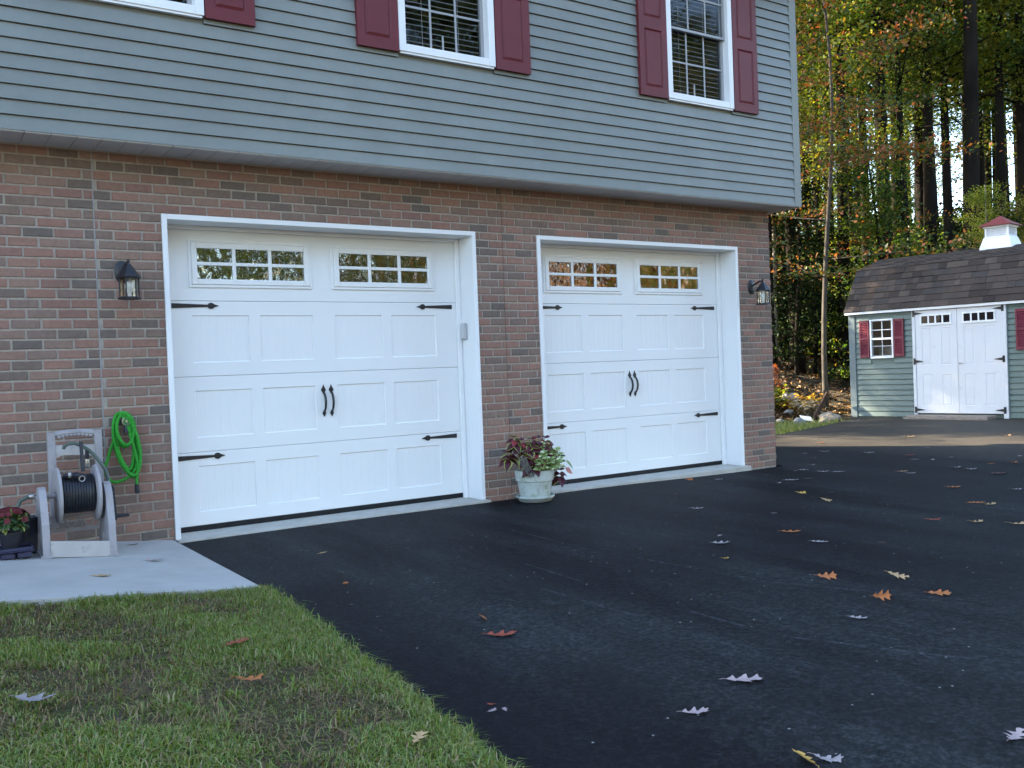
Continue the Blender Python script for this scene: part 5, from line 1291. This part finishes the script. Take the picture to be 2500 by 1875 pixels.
for a in [
    (.86, -4.61, .155, 'pink', 'large pale pinkish oak leaf with deep lobes, the biggest on the asphalt', VIEWX, 0),
    (.50, -4.72, .11, 'pink', 'small pale oak leaf lying nearer the lawn than the biggest pinkish one', VIEWX + .2, 1),
    (.47, -5.19, .12, 'yellow', 'yellow oak leaf at the very bottom edge of the photo', 1.2, 2, (.5, 0)),
    (.53, -5.22, .10, 'white', 'white leaf underside touching the yellow leaf at the bottom edge', -.9, 3),
    (1.09, -5.46, .12, 'pink', 'pale curled leaf cut by the lower right edge of the photo', .2, 4),
    (.63, -1.21, .085, 'tan', 'small tan star shaped leaf alone before the nearer garage door', .3, 5),
    (.38, -2.15, .075, 'orange', 'small orange brown leaf lying between tan star leaf and lawn corner', 1.0, 6),
    (.58, -3.27, .085, 'orange', 'rounded orange leaf just beyond a bigger red orange one', 1.3, 2, (.6, 0)),
    (.50, -3.55, .155, 'red', 'long red orange leaf in the middle of the near asphalt', VIEWX + .15, 1),
    (2.35, -3.82, .12, 'orange', 'broad orange maple like leaf left of the curly tan leaf', VIEWX, 3, (.5, 0)),
    (2.61, -4.06, .12, 'tan', 'curly tan leaf standing up on its points, right of the broad orange one', VIEWX - .3, 4, (.3, .2)),
    (2.19, -4.25, .10, 'orange', 'upright folded orange leaf forming a small triangle', VIEWX, 6, (1.1, 0)),
    (2.46, -4.38, .12, 'orange', 'flat orange lobed leaf right of the upright triangular leaf', -.9, 5, (.25, 0)),
    (1.84, -4.38, .09, 'white', 'torn white leaf lying alone below the orange leaves', -1.1, 0),
    (3.12, -3.18, .12, 'white', 'white leaf with a dark hollow, beside the long flat orange leaf', -1.0, 2),
    (3.26, -2.84, .15, 'orange', 'long flat orange leaf with a dark underside, mid driveway', VIEWX, 1),
    (3.36, -3.45, .06, 'brown', 'tiny red brown leaf scrap with a dark streak behind it', VIEWX, 5),
    (4.34, -3.18, .13, 'red', 'red leaf with two white turned up tips, far out on the driveway', VIEWX, 4),
    (4.43, -3.44, .11, 'tan', 'small light orange leaf right of the red leaf with white tips', VIEWX, 6),
    (4.56, -3.65, .15, 'tan', 'pale orange leaf cut by the right edge of the photo', VIEWX, 3),
    (2.84, -2.60, .06, 'pink', 'tiny pink leaf just beyond the curled white leaf', .4, 5),
    (2.64, -2.81, .13, 'white', 'curled white leaf with raised tips above a dark smear', VIEWX, 0),
    (2.33, -3.13, .055, 'yellow', 'tiny golden leaf on the asphalt before the curled white leaf', VIEWX, 6),
    (3.56, -1.68, .13, 'white', 'white lobed leaf lying alone off the farther garage door', VIEWX, 1),
    (3.80, -2.24, .06, 'white', 'small white leaf chip between the lone white leaf and the long orange one', VIEWX, 2),
    (4.04, -.93, .05, 'red', 'tiny red brown leaf before the middle of the farther garage door', VIEWX, 5),
    (4.86, -.27, .10, 'orange', 'orange leaf close to the sill of the farther garage door', VIEWX, 3, (.6, 0)),
    (5.09, -.45, .10, 'white', 'thin white leaf beside the orange leaf near the farther sill', VIEWX, 0),
    (5.73, -.50, .09, 'brown', 'dull brown leaf on the asphalt below the narrow brick pier', VIEWX, 4),
    (5.51, -1.0, .17, 'white', 'long white leaf nearest the foot of the brick corner', VIEWX, 2),
    (5.68, -1.06, .12, 'brown', 'dark reddish leaf end on to the long white leaf', VIEWX, 1),
    (5.25, -1.06, .08, 'pink', 'faint small leaf left of the long white leaf by the brick corner', .1, 6),
    (6.17, -.50, .06, 'white', 'smallest of the row of white leaves right of the brick corner', VIEWX, 5),
    (6.24, -.56, .13, 'white', 'second white leaf from the brick corner in the row of white leaves', VIEWX, 0),
    (6.25, -.79, .15, 'white', 'jagged white leaf, third from the brick corner in its row', VIEWX, 1),
    (6.34, -.91, .15, 'white', 'arched greenish white leaf, last of the row by the brick corner', VIEWX, 2),
    (6.67, -.32, .08, 'white', 'small white leaf behind the row of white leaves at the corner', VIEWX, 6),
    (7.30, .16, .10, 'brown', 'dark brown leaf in the shadow just before the sunlit strip', VIEWX, 3),
    (7.65, .56, .09, 'white', 'thin white leaf close to the corner, before the sunlit strip', VIEWX, 0),
    (7.97, .52, .15, 'white', 'curved white leaf lying just before the sunlit strip', VIEWX, 4),
    (8.10, -.03, .16, 'white', 'pale slanted leaf below the middle of the sunlit strip', VIEWX, 1),
    (8.10, -.57, .15, 'red', 'flat dull red leaf below the shed door', VIEWX, 5),
    (7.76, -.85, .12, 'white', 'white flat leaf right below the dull red leaf', VIEWX, 2),
    (7.80, -1.03, .10, 'pink', 'small pale leaf standing on edge, right of the flat white leaf', .3, 6),
    (8.15, -1.04, .07, 'white', 'tiny white leaf right of the one standing on edge', VIEWX, 0),
    (8.94, -.24, .09, 'grey', 'greyish leaf at the border of the sunlit strip', VIEWX, 3),
    (6.67, -1.50, .13, 'white', 'white leaf joined to a tan leaf in the far driveway', VIEWX, 4),
    (6.72, -1.38, .14, 'tan', 'flat tan leaf joined to a white leaf in the far driveway', VIEWX, 5),
    (7.30, -1.60, .12, 'grey', 'very thin grey leaf lying flat, far right on the driveway', VIEWX, 6),
    (7.27, -1.78, .13, 'white', 'white leaf broken in two dots, right of the thin grey leaf', VIEWX, 1),
    (7.84, -1.67, .10, 'orange', 'small orange leaf, left one of two at the far right', VIEWX, 2),
    (8.05, -1.78, .12, 'orange', 'small orange leaf, right one of two at the far right', VIEWX, 3),
    (8.66, -1.53, .11, 'white', 'white rounded leaf at the far right edge near the shed', .2, 5),
    (7.10, -2.15, .20, 'brown', 'wide dull brown leaf below the two small orange ones', VIEWX, 0),
    (6.22, -2.77, .11, 'white', 'white leaf at the right edge above the double orange leaf', -1.0, 6),
    (4.80, -1.68, .11, 'yellow', 'golden leaf with raised points, alone before the brick corner', VIEWX, 3, (.3, 0)),
    (4.55, -2.13, .11, 'tan', 'crumpled pale tan leaf right of the golden leaf', VIEWX, 4, (.4, .2)),
    (5.03, -1.81, .08, 'brown', 'faint brown leaf behind the crumpled tan one', VIEWX, 5),
    (6.01, -2.34, .15, 'orange', 'orange brown leaf lying flat above the double orange leaf', VIEWX, 1),
    (5.30, -2.95, .15, 'orange', 'larger half of the double orange leaf at the right', VIEWX, 2),
    (5.26, -3.07, .12, 'tan', 'paler half of the double orange leaf at the right', VIEWX, 6),
    (8.84, 1.24, .12, 'orange', 'orange leaf lit by the sun on the bright strip', VIEWX, 0),
    (10.03, .70, .20, 'tan', 'pale leaf lit by the sun in front of the shed door', VIEWX, 1),
    (10.76, -.26, .16, 'tan', 'pale leaf lying right of the shed step in the light', VIEWX, 3),
    (-.01, -4.27, .045, 'pink', 'crumb of a broken pink leaf beside the lawn edge', .3, 4), (.03, -4.29, .040, 'pink', 'second crumb of the broken pink leaf beside the lawn edge', 1.3, 5), (.02, -4.22, .035, 'red', 'reddish crumb of the broken leaf beside the lawn edge', 2.3, 6),
]:
    fallen(a[0], a[1], a[2], a[3], a[4], a[5], a[6] if len(a) > 6 else None, a[7] if len(a) > 7 else (0, 0))
for a in [(-.735, -1.37, .14, 'tan', 'tan curled leaf in the middle of the concrete walk', VIEWX, 2), (-.355, -.92, .15, 'pink', 'flat pale red leaf on the concrete walk near the driveway', VIEWX, 1), (-.33, -.20, .09, 'brown', 'small dark dead leaf on the concrete against the brick wall', .2, 4)]:
    fallen(a[0], a[1], a[2], a[3], a[4], a[5], a[6], (0, 0), slab_z, 'leaves on the concrete walk')
for a in [(-1.32, -3.62, .15, 'grey', 'large grey leaf lying in the lawn grass', VIEWX, 1), (-.52, -3.12, .13, 'red', 'red brown leaf half sunk in the lawn', .4, 2), (-.63, -3.62, .12, 'orange', 'orange brown leaf in the grass near the driveway', -.4, 3), (-.39, -4.46, .10, 'tan', 'pale leaf among the weeds at the bottom of the lawn', .8, 5)]:
    fallen(a[0], a[1], a[2], a[3], a[4], a[5], a[6], (0, 0), lambda x, y: lawn_z(x, y) + .025, 'leaves on the lawn')

# ---------------------------------------------------------------- dirt bank: stones, boards, shrubs
STONE = PM('tan_field_stone', (.30, .245, .18), .9, .2, .25, 5, 40, .8)
STONEG = PM('grey_field_stone', (.22, .215, .205), .9, .2, .25, 5, 40, .8)
def rock(x, y, s, seed, mat, label, sq=.65, sink=.2):
    rg = random.Random(seed); import bmesh
    bm = bmesh.new(); bmesh.ops.create_icosphere(bm, subdivisions=3, radius=1)
    off = Vector((rg.uniform(0, 50), rg.uniform(0, 50), 0))
    for v in bm.verts:
        n = mnoise.noise(v.co * 1.1 + off) * .45 + mnoise.noise(v.co * 3 + off) * .12
        v.co = v.co * (1 + n); v.co.x *= s * rg.choice((1, 1)); v.co.y *= s * .8; v.co.z = v.co.z * s * sq
    me = bpy.data.meshes.new('rock'); bm.to_mesh(me); bm.free(); me.materials.append(mat)
    o = bpy.data.objects.new('rock', me); C.objects.link(o); o.location = (x, y, terrain(x, y) + s * sq * (1 - 2 * sink) * .6); o.rotation_euler = (0, 0, rg.uniform(0, 6.28))
    tag(o, label, 'rock', 'stones on the dirt bank')
def on_bank(x, y): return terrain(x, y)
for i, a in enumerate([(12.55, 3.95, .20, STONE, 'biggest tan stone at the foot of the bank beside the shed'), (11.75, 3.95, .13, STONEG, 'grey stone below the white scrap on the bank'), (12.1, 3.75, .09, STONE, 'small tan stone between grey stone and big tan stone'), (11.1, 4.25, .12, STONE, 'orange tan stone at the left foot of the bank'),
    (11.45, 4.9, .12, STONE, 'tan stone halfway up the bank'), (13.5, 6.6, .17, STONEG, 'grey stone at the top of the bank left of the shed corner'), (14.3, 6.3, .20, STONEG, 'pale stone on the bank top next to the shed corner'), (12.6, 7.0, .16, STONE, 'tan angular stone at the top of the bank'), (12.0, 4.6, .10, STONEG, 'small grey stone in the rubble'), (12.9, 4.3, .08, STONE, 'little stone between the big tan stone and shed'), (10.7, 4.5, .07, STONEG, 'little grey stone in the dirt near the house'), (13.1, 5.3, .11, STONEG, 'round stone behind the rusty board'), (11.4, 4.1, .06, STONEG, 'pebble sized stone at the grass edge')]):
    rock(a[0], a[1], a[2], 50 + i, a[3], a[4])
rgx = random.Random(6)
for i in range(95):
    x = rgx.uniform(9.6, 13.1); y = rgx.uniform(3.2, 6.8)
    if bank(x, y) < -.35 or (x > 13.0 and y < 4.3): continue
    rock(x, y, rgx.uniform(.025, .07), 200 + i, rgx.choice([STONE, STONEG]), 'fist sized rubble stone scattered over the dirt bank')
# clods and litter on the bank
def litter():
    g = np.random.default_rng(8); P = []
    while len(P) < 46000:
        x = g.uniform(9.0, 24) if len(P) % 2 else g.uniform(11, 15.5); y = g.uniform(3.3, 17) if len(P) % 2 else g.uniform(4.2, 9)
        if bank(x, y) < -.15 or (13.1 < x < 16.4 and -0.2 < (y - 4.0 - (x - 13.2) * .15) * -1): continue
        P.append((x, y, terrain(x, y) + .012))
    P = np.array(P); N = len(P); nrm = g.normal(0, .5, (N, 3)); nrm[:, 2] += 1; nrm /= np.linalg.norm(nrm, axis=1)[:, None]
    a = np.cross(nrm, g.normal(0, 1, (N, 3))); a /= np.linalg.norm(a, axis=1)[:, None]; b = np.cross(nrm, a); s = g.uniform(.04, .13, N)[:, None]
    V = np.stack([P - a * s * .5, P + b * s * .3 + nrm * s * .12, P + a * s * .5, P - b * s * .3 + nrm * s * .12], 1).reshape(-1, 3)
    me = fastmesh('leaf_litter', V, np.arange(N * 4, dtype='i').reshape(-1, 4), 4)
    me.materials.append(leaf_mat('litter_leaf', [(0, (.035, .022, .014)), (.45, (.075, .045, .025)), (.75, (.13, .078, .04)), (.93, (.20, .12, .05)), (1, (.25, .21, .15))], .15, 0, .01))
    o = bpy.data.objects.new('leaf_litter', me); C.objects.link(o); tag(o, 'dead brown leaves strewn over the dirt bank', 'leaf litter', kind='stuff')
litter()
def solid(name, label, cat, m, mat): o = m.build(name, mat); tag(o, label, cat); return o
z = terrain(12.05, 4.05)
m = MB(); m.add([(11.93, 4.05, z + .075), (12.08, 3.92, z + .05), (12.17, 4.05, z + .12), (12.02, 4.17, z + .15), (11.93, 4.05, z + .079), (12.08, 3.92, z + .054), (12.17, 4.05, z + .124), (12.02, 4.17, z + .154)], [(0, 1, 2, 3), (7, 6, 5, 4), (0, 1, 5, 4), (1, 2, 6, 5), (2, 3, 7, 6), (3, 0, 4, 7)])
solid('scrap_sheet', 'bent white scrap of sheeting thrown on the rubble bank', 'scrap', m, PM('white_sheet', (.7, .7, .72), .5, .4, .06, 5))
m = MB(); z = terrain(12.6, 4.2)
m.prism([(0, 0), (.72, .42), (.66, .52), (.05, .12)], 0, .03, 'y'); m.v = [(12.36 + a * .93 - .3 * b, 4.12 + a * .25 + b, z + c + .02) for a, b, c in m.v]
solid('rusty_board', 'rusty brown board leaning up the bank toward the shed', 'board', m, PM('rusty_board', (.085, .050, .034), .9, .2, .3, 9, 50, .6))
m = MB(); za = terrain(12.35, 8.0) + .13; m.tube([(11.55, 7.75, za - .10), (12.1, 7.95, za + .02), (12.75, 8.15, za + .14)], [.085, .08, .05], 10)
solid('sawn_log', 'pale sawn log lying on top of the bank beside the house corner', 'log', m, BARKP)
m = MB(); z = terrain(13.0, 7.6); m.tube([(12.9, 7.3, z), (13.1, 7.5, z + .30), (13.5, 7.7, z + .62)], [.03, .025, .012], 6); m.tube([(13.1, 7.5, z + .3), (13.0, 7.8, z + .55)], [.018, .008], 5)
solid('dead_branch', 'dead forked branch poking up from the bank top', 'branch', m, BARKP)
m = MB(); z = terrain(10.9, 5.9); m.tube([(10.5, 5.75, z + .06), (11.3, 5.9, z + .10), (12.2, 6.2, terrain(12.2, 6.2) + .07)], [.035, .03, .02], 7)
solid('fallen_pole', 'grey fallen pole lying along the bank below the log', 'pole', m, WOOD)
def shrub(x, y, h, r, n, mat, lsz, label, seed, name='shrub', up_=.5, droop=0):
    rg = random.Random(seed); z = terrain(x, y); t = thing(name, label, name.replace('_', ' '), (x, y, z), 0, 'shrubs on the bank')
    s = MB(); l = MB(); tips = []
    for k in range(14):
        a = rg.uniform(0, 6.28); q = Vector((x, y, z - .02)); e = Vector((x + r * math.cos(a) * rg.uniform(.3, 1), y + r * math.sin(a) * rg.uniform(.3, 1), z + h * rg.uniform(.5, 1)))
        mid = q.lerp(e, .55) + Vector((0, 0, h * .15)); s.tube([q, mid, e], [.008, .006, .003], 5)
        for f in (.4, .6, .75, .9, 1): tips.append(q.lerp(mid, f / .55) if f < .55 else mid.lerp(e, (f - .55) / .45))
    for i in range(n):
        p = rg.choice(tips) + Vector((rg.gauss(0, .06), rg.gauss(0, .06), rg.gauss(0, .05))); a = rg.uniform(0, 6.28)
        d = Vector((math.cos(a), math.sin(a), rg.uniform(-.5, .4) - droop)); leaf_blade(l, p, d, Vector((rg.uniform(-.4, .4), rg.uniform(-.4, .4), 1)), lsz * rg.uniform(.6, 1.2), lsz * .55, (0, 0), .2, .3)
    s.build('stems', BARKP, t); l.build('leaves', mat, t)
DRYF = leaf_mat('dead_rust_leaf', [(0, (.12, .035, .018)), (.5, (.26, .075, .03)), (1, (.36, .15, .06))], .4, 0)
shrub(14.1, 6.9, .80, .36, 300, DRYF, .14, 'dead rust coloured bush drooping at the foot of the slender tree', 1, 'dead_bush', droop=.9)
shrub(13.2, 6.0, .42, .55, 260, OAKY, .12, 'yellow green weedy shrub on the middle of the bank', 2)
shrub(12.3, 5.6, .40, .40, 150, OAKY, .13, 'yellowing shrub lower on the bank left of the green one', 3)
shrub(13.7, 5.5, .40, .45, 170, GOLD, .11, 'golden leaved shrub against the shed side of the bank', 4)
shrub(13.0, 4.75, .35, .35, 200, leaf_mat('pale_dry_tuft', [(0, (.20, .16, .10)), (1, (.34, .29, .2))], .2, 0), .12, 'pale dry tuft in front of the shed corner', 5, 'dry_tuft')
shrub(12.2, 8.3, .9, .6, 200, OAKD, .12, 'dark evergreen shrub at the top of the bank by the house', 6)
shrub(14.6, 6.9, .35, .3, 90, DRYF, .10, 'small red brown seedling near the shed corner', 7)
